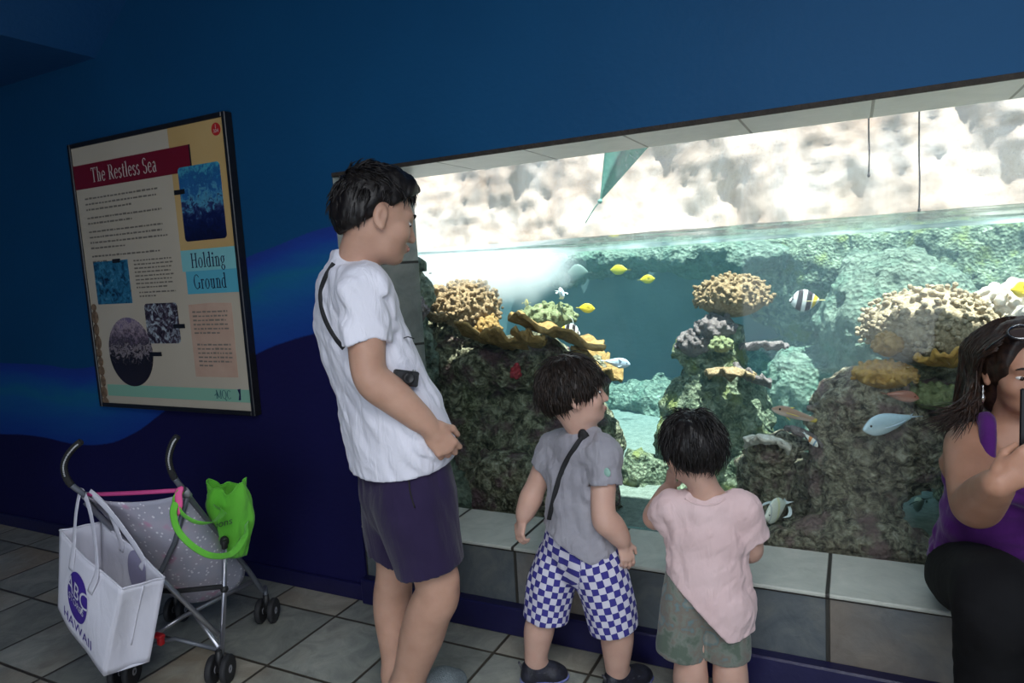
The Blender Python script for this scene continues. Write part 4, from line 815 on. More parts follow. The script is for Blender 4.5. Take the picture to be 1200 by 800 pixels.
# ---------------------------------------------------------------- the small boy in the pink shirt, seen from behind
def boy_pink():
    q = pt; d0 = 1.90; F = unit(V(-.12, .99, 0)); rt = V(F[1], -F[0], 0)
    aL = q(809, 820, 1.90); aL[2] = .07; aR = q(856, 820, 1.88); aR[2] = .07; tL = aL*V(1, 1, 0)+unit(V(-.25, .97, 0))*.115; tR = aR*V(1, 1, 0)+unit(V(.15, .99, 0))*.115
    J = dict(neck=q(829, 573, d0), hc=q(811, 524, 1.90), shR=q(872, 597, 1.87), shL=q(786, 595, 1.93), elR=q(880, 640, 1.90), wrR=q(868, 652, 2.03), elL=q(767, 607, 2.0), wrL=q(785, 572, 2.045), pel=q(826, 680, d0), hipR=q(848, 690, 1.89), hipL=q(806, 690, 1.91), knR=q(855, 772, 1.86), knL=q(809, 772, 1.88))
    root = thing('person', 'small boy in pink shirt and faded camouflage shorts standing with his back turned', 'person', ((aL+aR)/2)*V(1, 1, 0))
    lo, hi = bounds(*J.values(), aL*V(1, 1, 0), aR*V(1, 1, 0), tL, tR, m=.12); hi[2] = J['hc'][2]+.15; lo[2] = -.02; g = SDF(lo, hi, .0032)
    s = .88; P, M = head(g, J['hc'], unit(V(-.62, .76, -.08)), V(.04, 0, 1), s, jaw=.93)
    g.cap(P(0, -.025, -.06), J['neck']+V(0, 0, -.02), .038, .043, .03)
    spine(g, [(q(829, 588, d0), .036, .06), (q(828, 620, d0), .055, .08), (q(827, 655, d0), .06, .08), (q(826, 690, d0), .062, .085)], rt, .03); g.cap(J['shR'], J['shL'], .031, .031, .03)
    limb(g, [J['shR'], J['elR'], J['elR']*.55+J['wrR']*.45, J['wrR']], [.033, .028, .027, .019]); limb(g, [J['shL'], J['elL'], J['elL']*.55+J['wrL']*.45, J['wrL']], [.033, .027, .026, .019])
    hand(g, J['wrL'], V(.18, -.12, .95), -CR*.7-HEAD*.4, -HEAD*.75+CR*.3, .6, (20, 35, 30), thumb=.6); hand(g, J['wrR'], V(-.5, .8, .1), V(.5, .5, .6), V(-.3, -.1, .9), .6, (25, 40, 30))
    limb(g, [J['hipR'], J['knR'], q(856, 800, 1.875), aR], [.055, .041, .041, .029], .02); limb(g, [J['hipL'], J['knL'], q(809, 800, 1.895), aL], [.055, .040, .041, .029], .02); foot(g, aR, tR+V(0, 0, .02), .62); foot(g, aL, tL+V(0, 0, .02), .62)
    obj('body', g.mesh(1), S_kid, root); face_parts(root, P, M, s); obj('lips', ellipsoid(P(0, .0985, -.0765), V(.018, .006, .007)*s, M), M_lip, root)
    lo, hi = bounds(J['shR'], J['shL'], J['elR'], J['elL'], q(830, 735, d0), J['neck'], m=.14); g = SDF(lo, hi, .004)
    spine(g, [(q(830, 580, d0), .05, .07), (q(829, 595, d0), .064, .10), (q(827, 625, d0), .076, .112), (q(828, 665, d0), .084, .118), (q(829, 700, d0), .100, .128), (q(831, 745, d0), .104, .130)], rt, .02); g.cap(J['shR'], J['shL'], .043, .043, .03)
    sR, sL = J['elR']-J['shR'], J['elL']-J['shL']; sleeves(g, [([J['shR'], J['shR']+sR*.9+V(.008, 0, 0)], [.047, .052], .72), ([J['shL'], J['shL']+sL*.9], [.046, .05], .66)], .03)
    wrinkle(g, [(.006, 12, V(.45, .1, -.8), 43), (.003, 28, V(.7, .1, .5), 48)]); n = np.cross(q(838, 728, d0)-q(770, 660, d0), HEAD); n = n if n[2] < 0 else -n; g.cut(q(804, 696, d0), n); g.cut(q(857, 731, d0), V(.04, 0, -1)); g.ell(q(829, 564, d0)+F*.012, (.066, .062, .057), None, .01, carve=True); g.shell(.0085)
    M_pink = clothmat('pink_cotton', (.64, .46, .45), (.72, .54, .53), 400, 7, bump=.6); sh = obj('shirt', g.mesh(1), M_pink, root)
    cp = [hit(sh, x, y, .0) for x, y in ((803, 584), (812, 589), (825, 592), (840, 590), (850, 584))]; cp = [c for c in cp if c is not None]
    if len(cp) > 2: obj('collar_seam', tube(spline(cp, 20), .003, 6), M_pink, sh)
    lo, hi = bounds(q(826, 660, d0), J['knR'], J['knL'], J['hipL'], J['hipR'], m=.14); g = SDF(lo, hi, .004); lr = [q(848, 700, 1.89), q(850, 735, 1.88), q(851, 775, 1.875)]; ll = [q(804, 700, 1.91), q(800, 735, 1.90), q(797, 770, 1.90)]
    spine(g, [(q(826, 655, d0), .07, .105), (q(826, 690, d0), .08, .115), (q(826, 712, d0), .076, .11)], rt, .02); limb(g, lr, [.066, .064, .066], .015); limb(g, ll, [.066, .066, .070], .015)
    g.near(folds(.0045, 15, V(.1, .1, -1), 53), .03); g.keep(); g.cut(q(851, 768, 1.875), lr[2]-lr[1], lr[2], .115); g.cut(q(797, 763, 1.90), ll[2]-ll[1], ll[2], .115); g.cut(q(826, 662, d0), V(0, 0, 1)); g.shell(.008)
    m = clothmat('camouflage_cotton', None, None, 500, 16, bump=.4, stops=[(.38, (.10, .13, .10)), (.45, (.17, .19, .16)), (.52, (.17, .145, .12)), (.57, (.13, .19, .19)), (.64, (.22, .22, .19))])
    obj('shorts', g.mesh(1), m, root)
    mats = (pmat('blue_trainer_small', (.015, .03, .18), (.03, .05, .25), 40, .5), pmat('pale_sole_small', (.5, .5, .48), rough=.6), pmat('white_strap', (.5, .5, .5), rough=.5), clothmat('white_sock', (.5, .5, .5), (.6, .6, .6)))
    sneaker(root, aL, tL, .74, mats); sneaker(root, aR, tR, .74, mats)
    fl = lambda p: unit(V(p[0]*2.2, p[1]*1.6, -.9))
    hairdo(root, P, M, s, M_hair, 2800, .06, r=(.096, .115, .107), seed=9, flow=fl, wid=.0020, front=.06, side=-.012, lift=.13, cuts=[((0, -.02, -.058), (0, .26, -.95)), ((0, -.085, -.088), (0, .15, -1))])
    return root, sh
pink_root, pink_shirt = boy_pink()

# ---------------------------------------------------------------- the woman on the ledge, taking a picture
def woman():
    A = at_y; F = unit(V(-.10, -1, 0)); rt = V(F[1], -F[0], 0)          # she faces the room; her right arm is on the picture's left
    hc = A(1196, 425, 2.12); R_ = lambda x, y, z: V(x, y, z)
    shR = A(1138, 520, 2.13); cx = .355; shL = V(2*cx+.045-shR[0], 2.15, shR[2]+.01); pel = V(.36, 2.26, .445)
    elR = A(1143, 592, 1.95); wrR = A(1170, 566, 1.735); elL = V(.62, 1.98, .64); wrL = V(.47, 1.80, .74)
    hipR = V(.285, 2.24, .435); hipL = V(.46, 2.24, .435); knR = A(1168, 700, 1.80); knL = V(.53, 1.80, .46); aR = V(knR[0]-.005, 1.84, .085); aL = V(.56, 1.82, .085); tR = aR*V(1, 1, 0)+V(-.01, -.17, .02); tL = aL*V(1, 1, 0)+V(.02, -.17, .02)
    neck = A(1192, 487, 2.15); J = [hc, shR, shL, pel, elR, wrR, elL, wrL, hipR, hipL, knR, knL]
    root = thing('person', 'woman in purple tank top and black leggings sitting on the ledge holding up a phone', 'person', V(.38, 2.25, .34))
    lo, hi = bounds(*J, aR*V(1, 1, 0), aL*V(1, 1, 0), tR, tL, m=.15); lo[2] = -.02; hi[2] = hc[2]+.15; g = SDF(lo, hi, .0045); s = .98
    P, M = head(g, hc, unit(V(.22, -.97, -.10)), V(-.03, .02, 1), s)
    g.cap(P(0, -.025, -.06), neck+V(0, 0, -.03), .047, .055, .03)
    spine(g, [(V(cx, 2.16, shR[2]), .055, .10), (V(cx, 2.15, .80), .09, .125), (V(cx, 2.19, .62), .085, .115), (V(.36, 2.25, .46), .10, .145)], rt, .04); g.cap(shR, shL, .05, .05, .04)
    g.ell(V(cx-.07, 2.065, .775), (.065, .06, .065), None, .03); g.ell(V(cx+.07, 2.065, .775), (.065, .06, .065), None, .03)
    limb(g, [shR, shR*.5+elR*.5, elR, elR*.6+wrR*.4, wrR], [.056, .054, .046, .043, .029]); limb(g, [shL, elL, elL*.6+wrL*.4, wrL], [.055, .046, .042, .028])
    hand(g, wrR, V(.62, -.10, .62), V(-.35, -.9, .1), V(-.5, .25, .8), .92, (24, 42, 35), thumb=.95)
    hand(g, wrL, V(-.45, -.15, .85), V(.7, -.5, 0), V(-.2, .5, .4), .9, (20, 45, 40), thumb=.4)
    limb(g, [hipR, knR, knR*.65+aR*.35+V(0, .025, 0), aR], [.082, .053, .047, .034], .03); limb(g, [hipL, knL, knL*.65+aL*.35+V(0, .025, 0), aL], [.082, .053, .047, .034], .03); foot(g, aR, tR, .95); foot(g, aL, tL, .95)
    obj('body', g.mesh(1), S_wom, root); face_parts(root, P, M, s); obj('lips', ellipsoid(P(0, .0985, -.0765), V(.022, .006, .0085)*s, M), M_lip, root)
    # tank top
    lo, hi = bounds(shR, shL, V(.36, 2.25, .40), m=.17); g = SDF(lo, hi, .0045)
    spine(g, [(V(cx, 2.155, shR[2]-.02), .07, .115), (V(cx, 2.15, .80), .105, .14), (V(cx, 2.19, .62), .10, .132), (V(.36, 2.245, .50), .118, .162), (V(.36, 2.25, .42), .122, .172)], rt, .03)
    g.ell(V(cx-.07, 2.06, .775), (.075, .07, .075), None, .03); g.ell(V(cx+.07, 2.06, .775), (.075, .07, .075), None, .03)
    for q in (-1, 1): limb(g, [V(cx+q*.072, 2.0, shR[2]-.13), V(cx+q*.066, 2.022, shR[2]-.07), V(cx+q*.056, 2.045, shR[2]-.01), V(cx+q*.048, 2.075, shR[2]+.04), V(cx+q*.046, 2.13, shR[2]+.066), V(cx+q*.05, 2.20, shR[2]+.02)], [.024, .022, .020, .019, .019, .019], .015)
    g.near(folds(.007, 13, V(.9, .1, .35), 63), .04); g.keep(); g.cut(V(.36, 2.2, .405), V(0, .25, -1)); g.ell(V(cx, 2.04, shR[2]+.04), (.030, .14, .085), None, .012, carve=True)
    for q, sh_ in ((-1, shR), (1, shL)): g.ell(sh_+V(q*.06, 0, .0), (.075, .12, .10), None, .02, carve=True)
    g.shell(.009); tp = obj('tank_top', g.mesh(1), clothmat('purple_jersey', (.075, .012, .13), (.11, .02, .18), 400, 8, bump=.5), root)
    # leggings
    lo, hi = bounds(hipR, hipL, knR, knL, aR, aL, m=.16); g = SDF(lo, hi, .005); spine(g, [(V(.36, 2.25, .52), .105, .15), (V(.36, 2.25, .44), .118, .17)], rt, .03)
    for h_, k_, a_ in ((hipR, knR, aR), (hipL, knL, aL)): limb(g, [h_, h_*.5+k_*.5+V(0, 0, .005), k_, k_*.65+a_*.35+V(0, .028, 0), a_], [.100, .092, .078, .068, .046], .03)
    g.near(folds(.003, 12, V(0, 1, -.3), 73), .03); g.keep(); g.cut((0, 0, .10), (0, 0, -1)); g.cut((0, 0, .54), (0, 0, 1), V(.36, 2.32, .54), .2); g.cut((0, 2.15, .3415), (0, 0, -1), V(.36, 2.30, .34), .17); g.shell(.013)
    obj('leggings', g.mesh(1), clothmat('black_leggings', (.005, .005, .006), (.008, .008, .009), 500, 8, bump=.1, sheen=0), root)
    mats = (pmat('dark_trainer', (.02, .02, .022), (.04, .04, .042), 40, .5), pmat('dark_sole', (.3, .3, .3), rough=.6), pmat('grey_strap', (.2, .2, .2), rough=.5), clothmat('black_sock', (.02, .02, .02), (.03, .03, .03)))
    sneaker(root, aR, tR, 1.0, mats); sneaker(root, aL, tL, 1.0, mats)
    # long hair: parted cap, strands falling over the shoulder and blown to the side
    R = np.random.RandomState(4); C = P(0, -.008, .018); g = SDF(C-.2, C+.2, .005); g.ell(C, V(.088, .108, .103)*s, M, .01); g.ell(P(0, -.05, -.06), V(.082, .06, .11)*s, M, .04)
    g.ell(P(0, .12, -.062), V(.066, .09, .125)*s, M, .01, carve=True); g.near(lambda Q: .005*fbm((Q-C) @ M.T*V(1, 1, .3), 45, 3, 2), .03); g.cut(P(0, -.06, -.15), -M[2]); g.cut(P(0, .07, -.03), M[1]); parts = [g.mesh(1)]
    for i in range(950):
        sd = 1 if i % 3 else -1; ph_ = R.uniform(.05, 1.25); th_ = R.uniform(-1.5, .95); q = V(sd*math.sin(ph_)*math.cos(th_*.55), math.sin(ph_)*math.sin(th_)*.95-.05, math.cos(ph_)); p0 = q*V(.089, .108, .104)+V(0, -.008, .018)
        if p0[1] > .062 and p0[2] < .09: continue
        L = R.uniform(.22, .36); back = min(p0[1], -.012); mid = V(sd*(.090+R.uniform(0, .008)), back-.012+R.normal(0, .006), -.035+R.normal(0, .01)); top = (p0+mid)/2*V(1.16, 1.1, 1)+V(0, 0, .012)
        if sd > 0 and i % 4 == 1: end = V(.185+R.normal(0, .03), .035+R.normal(0, .02), -.150+R.normal(0, .022)); low = V(.118+R.normal(0, .01), .02, -.105+R.normal(0, .012))
        else: end = V(sd*(.10+R.uniform(0, .04)), back-.02+R.normal(0, .014), -L+.03); low = V(sd*(.096+R.normal(0, .007)), back-.015, -.13)
        S = spline([P(*k_) for k_ in (p0*.985, top, mid, low, end)], 12); parts.append(tube(S, np.array([.5, .9, 1, 1, 1, 1, 1, .95, .85, .65, .4, .12])*(.0028 if sd > 0 and i % 4 == 1 else .0040), 5))
    obj('hair', join(*parts), M_hairw, root)
    # drop earring
    ep = P(.090, .014, -.052); er = obj('earring', lathe([(.0012, 0), (.0035, -.004), (.0015, -.008), (.0055, -.016), (.0025, -.022), (.007, -.032), (.004, -.042), (.0008, -.048)], 12, ep), pmat('silver', (.7, .68, .62), rough=.2, metal=1), root)
    # sunglasses pushed up on the hair: a thing of its own
    sg = thing('sunglasses', 'dark sunglasses with silver rims pushed up on the woman\'s hair', 'sunglasses', P(0, .075, .085)); Mfr = pmat('black_acetate', (.01, .01, .012), rough=.2); Mln = pmat('smoked_lens', (.05, .035, .03), rough=.08, spec=.8); Msl = pmat('silver_rim', (.6, .6, .6), rough=.25, metal=1)
    T_ = unit(M[1]*.55+M[2]*.84); W_ = unit(M[2]*.55-M[1]*.84)
    for q in (-1, 1):
        c = P(q*.036, .085, .098); rim = [c+M[0]*.030*s*math.cos(a)+W_*.0235*s*math.sin(a)+T_*.006*(1-abs(math.cos(a))) for a in np.linspace(0, 2*PI, 25)]
        fr_ = obj('lens_frame', tube(rim, .0032, 8, caps=False), Mfr, sg); obj('lens', ellipsoid(c+T_*.002, V(.028, .0225, .0035)*s, np.array([M[0], W_, T_])), Mln, sg); obj('rim_line', tube([p+T_*.003 for p in rim], .0012, 6, caps=False), Msl, fr_)
        obj('temple', tube(spline([P(q*.066, .085, .098), P(q*.086, .05, .065), P(q*.096, .0, .02), P(q*.094, -.03, -.01)], 14), .0028, 8, (M[0], .6)), Mfr, sg)
    obj('bridge', tube(spline([P(-.01, .09, .098), P(0, .094, .102), P(.01, .09, .098)], 7), .0026, 8), Mfr, sg)
    # phone in her hand
    ph = A(1218, 494, 1.775); n_ = unit(V(-.12, -1, .1)); u_ = unit(np.cross(n_, V(0, 0, 1))); w_ = np.cross(u_, n_); Mx = np.array([u_, n_, w_]); Mp = pmat('black_phone_glass', (.006, .006, .007), rough=.45, spec=.3)
    pr = thing('phone', 'black smartphone held upright in the woman\'s raised hand', 'phone', ph); v, f = bbox((-.034, -.004, -.07), (.034, .004, .07), .003); obj('case', (v @ Mx+ph, f), Mp, pr, smooth=False); v, f = bbox((-.031, .0035, -.066), (.031, .0048, .066), .0005); obj('screen', (v*V(1, -1, 1) @ Mx+ph, [q[::-1] for q in f]), pmat('dark_screen', (.012, .014, .02), rough=.05), pr, smooth=False)
    v, f = lathe([(.006, 0), (.006, .0018), (.004, .0024)], 16, (0, 0, 0), (0, 1, 0)); obj('camera_lens', ((v+V(-.02, .0035, .056)) @ Mx+ph, f), Mp, pr)
    return root
woman()
# the man's small camera on its shoulder strap
def compact_camera():
    c = hit(man_shirt, 472, 444, .016); c = c if c is not None else pt(472, 444, 1.9); r = thing('compact_camera', 'small black compact camera hanging against the front of the white T-shirt', 'camera', c)
    n_ = unit(V(.75, -.55, .1)); u_ = unit(np.cross(V(0, 0, 1), n_)+V(0, 0, -.25)); u_ = unit(u_-n_*(u_ @ n_)); w_ = np.cross(n_, u_); Mx = np.array([u_, n_, w_])*.78; Mb = pmat('black_camera', (.012, .012, .013), (.025, .025, .026), 200, .4, .2)
    v, f = bbox((-.046, -.013, -.028), (.046, .013, .028), .005); obj('camera_body', (v @ Mx+c, f), Mb, r, smooth=False)
    v, f = lathe([(.022, .012), (.022, .022), (.019, .023), (.019, .03), (.014, .031), (.012, .028)], 24, (.004, 0, 0), (0, 1, 0)); obj('lens', (v @ Mx+c, f), Mb, r); v, f = lathe([(.007, .028), (.007, .033), (.005, .034)], 16, (.028, 0, 0), (0, 0, 1)); obj('shutter_button', (v @ Mx+c, f), pmat('steel_button', (.5, .5, .5), rough=.3, metal=1), r)
    pts = [hit(man_shirt, x, y, .004) for x, y in ((392, 309), (384, 322), (378, 338), (377, 352), (380, 368), (387, 384), (396, 398), (404, 408))]; pts = [p for p in pts if p is not None]
    obj('strap', tube(spline(pts, 40), .0065, 8, (HEAD, .3)), M_strap, r)
    a = hit(man_shirt, 472, 396, .004)
    if a is not None: obj('strap_end', tube([a, a+CR*.012-CD*.004, a+CR*.03+CD*.002], .004, 8, (CD, .4)), M_strap, r)
compact_camera()
# ------------------------------------------------------------------ fish
def fishmat(name, base, bands=None, spec=.5, belly=None):
    """bands along the body: (from, to, colour) in 0 tail .. 1 nose"""
    m, nt, b = newmat(name); sep = N(nt, 'SeparateXYZ', {0: N(nt, 'Attribute', attribute_name='pat').outputs['Vector']}).outputs
    tc = N(nt, 'TexCoord').outputs['Object']; nz = N(nt, 'TexNoise', {'Vector': tc, 'Scale': 140., 'Detail': 2.}).outputs['Fac']
    col = N(nt, 'HueSaturation', {'Value': N(nt, 'MapRange', {0: nz, 3: .85, 4: 1.15}).outputs[0], 'Color': c4(base)}).outputs[0]
    if belly: col = N(nt, 'Mix', {0: N(nt, 'MapRange', {0: sep[1], 1: .1, 2: -.5}).outputs[0], 6: col, 7: c4(belly)}, data_type='RGBA').outputs[2]
    s = N(nt, 'Math', {0: sep[0], 1: N(nt, 'Math', {0: sep[1], 1: .06}, operation='MULTIPLY').outputs[0]}, operation='ADD').outputs[0]
    for a, c, k in bands or []:
        u = N(nt, 'MapRange', {0: s, 1: a-.012, 2: a+.012}).outputs[0]; w_ = N(nt, 'MapRange', {0: s, 1: c+.012, 2: c-.012}).outputs[0]
        col = N(nt, 'Mix', {0: N(nt, 'Math', {0: u, 1: w_}, operation='MULTIPLY').outputs[0], 6: col, 7: c4(k)}, data_type='RGBA').outputs[2]
    nt.links.new(col, b.inputs['Base Color']); b.inputs['Roughness'].default_value = .4; b.inputs['Specular IOR Level'].default_value = spec; return m
def fish(name, label, pos, head_dir, L, prof, thick, mats, group=None, roll=(0, 0, 1), tail=(.22, .30, .10), dorsal=None, anal=None, pect=.16, eye=.045, filament=0, snout=0):
    """prof = [(s, top, bottom)] heights as shares of the length, s from 0 at the tail root to 1 at the nose"""
    x = unit(head_dir); y = unit(np.cross(np.asarray(roll, float), x)); z = np.cross(x, y); pos = np.asarray(pos, float); Mb, Mf, Me = mats
    root = thing(name, label, 'fish', pos, group); W = lambda a, b, c: pos+(x*(a-.5)+y*b+z*c)*L
    P = spline(prof, 26); seg = 16; vs, pat = [], []; fs = []
    for s_, t, bt in P:
        h, mid = (t+bt)/2, (t-bt)/2; w_ = min(thick*math.sin(PI*min(max(.12+.80*s_, 0), 1))**.7, h*1.05)
        for a in np.linspace(0, 2*PI, seg, endpoint=False): vs.append(W(s_, w_*math.cos(a)*abs(math.cos(a))**.15, mid+h*math.sin(a))); pat.append((s_, math.sin(a), 0))
    n = len(P); fs = [[i*seg+j, (i+1)*seg+j, (i+1)*seg+(j+1) % seg, i*seg+(j+1) % seg] for i in range(n-1) for j in range(seg)]+[list(range(seg)), [(n-1)*seg+j for j in range(seg)][::-1]]
    obj('body', (vs, fs, None, {'pat': pat}), Mb, root)
    th = .012
    def fin(nm, pts_a, pts_b, mat=Mf):
        """between two edges given as (s, height, side) lists"""
        A_, B_ = spline(pts_a, 13), spline(pts_b, 13); v, f = grid(lambda u, w_: W(*(A_[int(round(u*12))]*(1-w_)+B_[int(round(u*12))]*w_)), 13, 5, th*L); pt_ = [((((q-pos) @ x)/L+.5), (q-pos) @ z/L*2, 0) for q in v]; return obj(nm, (v, f, None, {'pat': pt_}), mat, root)
    tl, thh, nt_ = tail; h0 = (prof[0][1]+prof[0][2])/2
    fin('tail_fin', [(.02, -h0*.8, 0), (.0, 0, 0), (.02, h0*.8, 0)], [(-tl, -thh/2, 0), (-tl+nt_, 0, 0), (-tl, thh/2, 0)])
    I = lambda k, s_: np.interp(s_, [p[0] for p in prof], [p[k] for p in prof])
    if dorsal: a, c, h = dorsal; S_ = np.linspace(a, c, 5); fin('dorsal_fin', [(s_, I(1, s_)*.93, 0) for s_ in S_], [(s_-.05, I(1, s_)+h*(.55+.45*math.sin(PI*(i+.6)/4.6)), 0) for i, s_ in enumerate(S_)])
    if anal: a, c, h = anal; S_ = np.linspace(a, c, 5); fin('anal_fin', [(s_, -I(2, s_)*.93, 0) for s_ in S_], [(s_-.05, -I(2, s_)-h*(.55+.45*math.sin(PI*(i+.6)/4.6)), 0) for i, s_ in enumerate(S_)])
    for q in (-1, 1):
        fin('pectoral_fin', [(.70, .0, q*thick*.9), (.69, -.03, q*thick*.95), (.68, -.06, q*thick*.9)], [(.70-pect*.7, .03, q*(thick+pect*.5)), (.66-pect, -.04, q*(thick+pect*.6)), (.68-pect*.7, -.12, q*(thick+pect*.4))])
        es = .86-snout; wv = min(thick*math.sin(PI*min(.12+.80*es, 1))**.7, (I(1, es)+I(2, es))/2); e = obj('eye', ellipsoid(W(es, q*wv*.86, I(1, es)*.32), (eye*L*.5,)*3), Me, root)
    if filament: obj('dorsal_filament', tube(spline([W(.55, 0, I(1, .55)*.9), W(.40, 0, I(1, .5)+filament*.6), W(.12, 0, I(1, .5)+filament)], 12), np.linspace(.02, .004, 12)*L, 6), Mf, root)
    return root
P_tang = [(0, .05, .05), (.1, .12, .12), (.28, .26, .25), (.5, .31, .31), (.7, .27, .28), (.85, .16, .18), (.95, .06, .09), (1, .025, .035)]
P_disc = [(0, .07, .07), (.1, .17, .16), (.3, .34, .33), (.52, .41, .40), (.72, .34, .34), (.86, .19, .2), (.95, .08, .09), (1, .025, .03)]
P_bream = [(0, .045, .045), (.15, .09, .09), (.4, .18, .17), (.62, .22, .2), (.8, .19, .17), (.92, .11, .1), (.98, .05, .05), (1, .02, .025)]
P_goat = [(0, .035, .035), (.2, .06, .055), (.5, .10, .085), (.72, .12, .09), (.88, .09, .075), (.96, .045, .05), (1, .02, .025)]
E_ = pmat('fish_eye', (.01, .01, .012), rough=.15); Y_ = fishmat('tang_yellow', (.85, .62, .02)); Yf = fishmat('tang_yellow_fin', (.8, .56, .015))
B_ = fishmat('banded_fish', (.75, .76, .74), [(.06, .2, (.7, .5, .03)), (.24, .42, (.03, .022, .03)), (.56, .74, (.035, .025, .03)), (.90, .95, (.05, .04, .05))]); Bf = fishmat('banded_fin', (.62, .55, .2)); Bw = fishmat('white_fin', (.75, .76, .74))
Gp = fishmat('silver_fish', (.42, .52, .62), belly=(.68, .72, .75), spec=.8); Gf = fishmat('silver_fin', (.5, .58, .66)); Pb = fishmat('pale_blue_fish', (.48, .62, .68), belly=(.62, .72, .74), spec=.8)
Gt = fishmat('goatfish_skin', (.42, .25, .17), [(0, .14, (.7, .5, .08))], belly=(.66, .5, .42)); Gy = fishmat('goatfish_fin', (.75, .55, .06)); Rd = fishmat('red_fish', (.36, .12, .07), belly=(.5, .25, .18)); Of = fishmat('orange_fin', (.8, .3, .06))
Wd = fishmat('pale_disc_fish', (.84, .84, .72), [(.40, .50, (.85, .82, .5)), (.78, .82, (.5, .52, .52))]); Wf = fishmat('pale_disc_fin', (.75, .78, .76)); Dk = fishmat('dim_fish', (.2, .24, .2)); Mc = fishmat('mixed_fish', (.75, .7, .62), [(.3, .5, (.7, .25, .06)), (.7, .8, (.2, .3, .4))])
R3, H3, U3 = CR, HEAD, -CD
fish('yellow_tang', 'yellow disc fish highest in the water, in front of the sunlit ledge', A(725, 316, 4.2), -R3+H3*.4, .105, P_tang, .075, (Y_, Yf, E_), 'yellow disc fish', dorsal=(.1, .75, .05), anal=(.1, .6, .05))
fish('yellow_tang', 'yellow disc fish just below and right of the highest one', A(759, 327, 4.0), R3-H3*.3+U3*.1, .085, P_tang, .075, (Y_, Yf, E_), 'yellow disc fish', dorsal=(.1, .75, .05), anal=(.1, .6, .05))
fish('yellow_tang', 'yellow disc fish behind the right shoulder of the large tan coral head', A(577, 348, 3.35), -R3*.8+H3*.6, .075, P_tang, .075, (Y_, Yf, E_), 'yellow disc fish', dorsal=(.1, .75, .05), anal=(.1, .6, .05))
fish('yellow_tang', 'yellow disc fish seen edge on above the plate corals', A(617, 355, 3.4), -H3+R3*.25, .075, P_tang, .075, (Y_, Yf, E_), 'yellow disc fish', dorsal=(.1, .75, .05), anal=(.1, .6, .05))
fish('yellow_tang', 'yellow disc fish in open water right of the pale head-on fish', A(688, 361, 3.2), R3*.95-H3*.2-U3*.05, .078, P_tang, .075, (Y_, Yf, E_), 'yellow disc fish', dorsal=(.1, .75, .05), anal=(.1, .6, .05))
fish('yellow_tang', 'yellow fish half out of the picture above the sunglasses', A(1196, 339, 2.9), R3*.9+H3*.3, .09, P_tang, .075, (Y_, Yf, E_), 'yellow disc fish', dorsal=(.1, .75, .05), anal=(.1, .6, .05))
fish('reef_fish', 'pale fish swimming head on with fins spread above the plate corals', A(658, 344, 3.1), -H3+R3*.12-U3*.15, .12, P_bream, .085, (Gp, Bw, E_), dorsal=(.2, .7, .06), anal=(.15, .45, .06), pect=.26)
fish('banner_fish', 'black and white banded fish with a trailing fin beside the plate corals', A(669, 388, 2.95), R3*.85-U3*.25-H3*.3, .092, P_disc, .085, (B_, Bw, E_), 'banded fish', dorsal=(.12, .6, .05), anal=(.12, .5, .07), filament=.35)
fish('banded_fish', 'black and white banded fish with a yellow tail right of the middle pillar', A(942, 352, 3.1), -R3*.95+H3*.25-U3*.04, .115, P_disc, .085, (B_, Bf, E_), 'banded fish', dorsal=(.1, .6, .04), anal=(.1, .5, .04))
fish('silver_bream', 'pale grey fish in open water left of the middle pillar', A(724, 425, 2.95), R3*.95-H3*.15-U3*.12, .112, P_bream, .08, (Gp, Gf, E_), 'silver fish', dorsal=(.2, .7, .035), anal=(.12, .4, .035))
fish('goatfish', 'slender pinkish fish with a yellow forked tail above the small rock stack', A(932, 486, 2.72), -R3*.93+U3*.27-H3*.1, .19, P_goat, .06, (Gt, Gy, E_), dorsal=(.55, .75, .06), anal=(.2, .35, .04), tail=(.2, .24, .13), pect=.12)
fish('silver_bream', 'pale blue oval fish before the knobbly right rock, tail raised', A(1039, 496, 2.62), -R3*.95-U3*.22-H3*.12, .178, P_bream, .08, (Pb, Gf, E_), 'silver fish', dorsal=(.2, .7, .02), anal=(.12, .4, .02), tail=(.18, .26, .12))
fish('butterfly_fish', 'pale yellow disc fish near the bottom glass right of the pink shirt', A(908, 598, 2.615), -H3*.55-R3*.8-U3*.25, .13, P_disc, .10, (Wd, Wf, E_), roll=V(.18, 0, 1), dorsal=(.1, .65, .06), anal=(.1, .55, .06), pect=.2)
fish('squirrel_fish', 'dull red fish sheltering under the rusty cushion coral', A(1058, 464, 2.70), R3*.9-H3*.3-U3*.1, .10, P_bream, .08, (Rd, Rd, E_), dorsal=(.2, .7, .04), anal=(.12, .4, .03))
fish('reef_fish', 'fish with an orange tail mostly hidden behind the woman\'s arm', A(1127, 575, 2.66), R3*.9+H3*.3, .10, P_bream, .08, (Gp, Of, E_), dorsal=(.2, .7, .04), anal=(.12, .4, .03), tail=(.2, .3, .12))
fish('reef_fish', 'dim greenish fish in the dark cave right of the knobbly rock', A(1077, 590, 3.0), H3*.8-U3*.5+R3*.2, .13, P_bream, .07, (Dk, Dk, E_), dorsal=(.2, .7, .03), anal=(.12, .4, .03))
fish('reef_fish', 'small white and orange fish beside the small rock stack', A(951, 516, 2.66), R3*.5-U3*.6-H3*.4, .06, P_bream, .09, (Mc, Bw, E_), dorsal=(.2, .7, .05), anal=(.12, .4, .04))
fish('reef_fish', 'faint grey oval fish high in the bright water left of the yellow pair', A(677, 319, 4.2), -R3+H3*.2, .13, P_disc, .08, (Dk, Dk, E_), dorsal=(.1, .6, .04), anal=(.1, .5, .04))
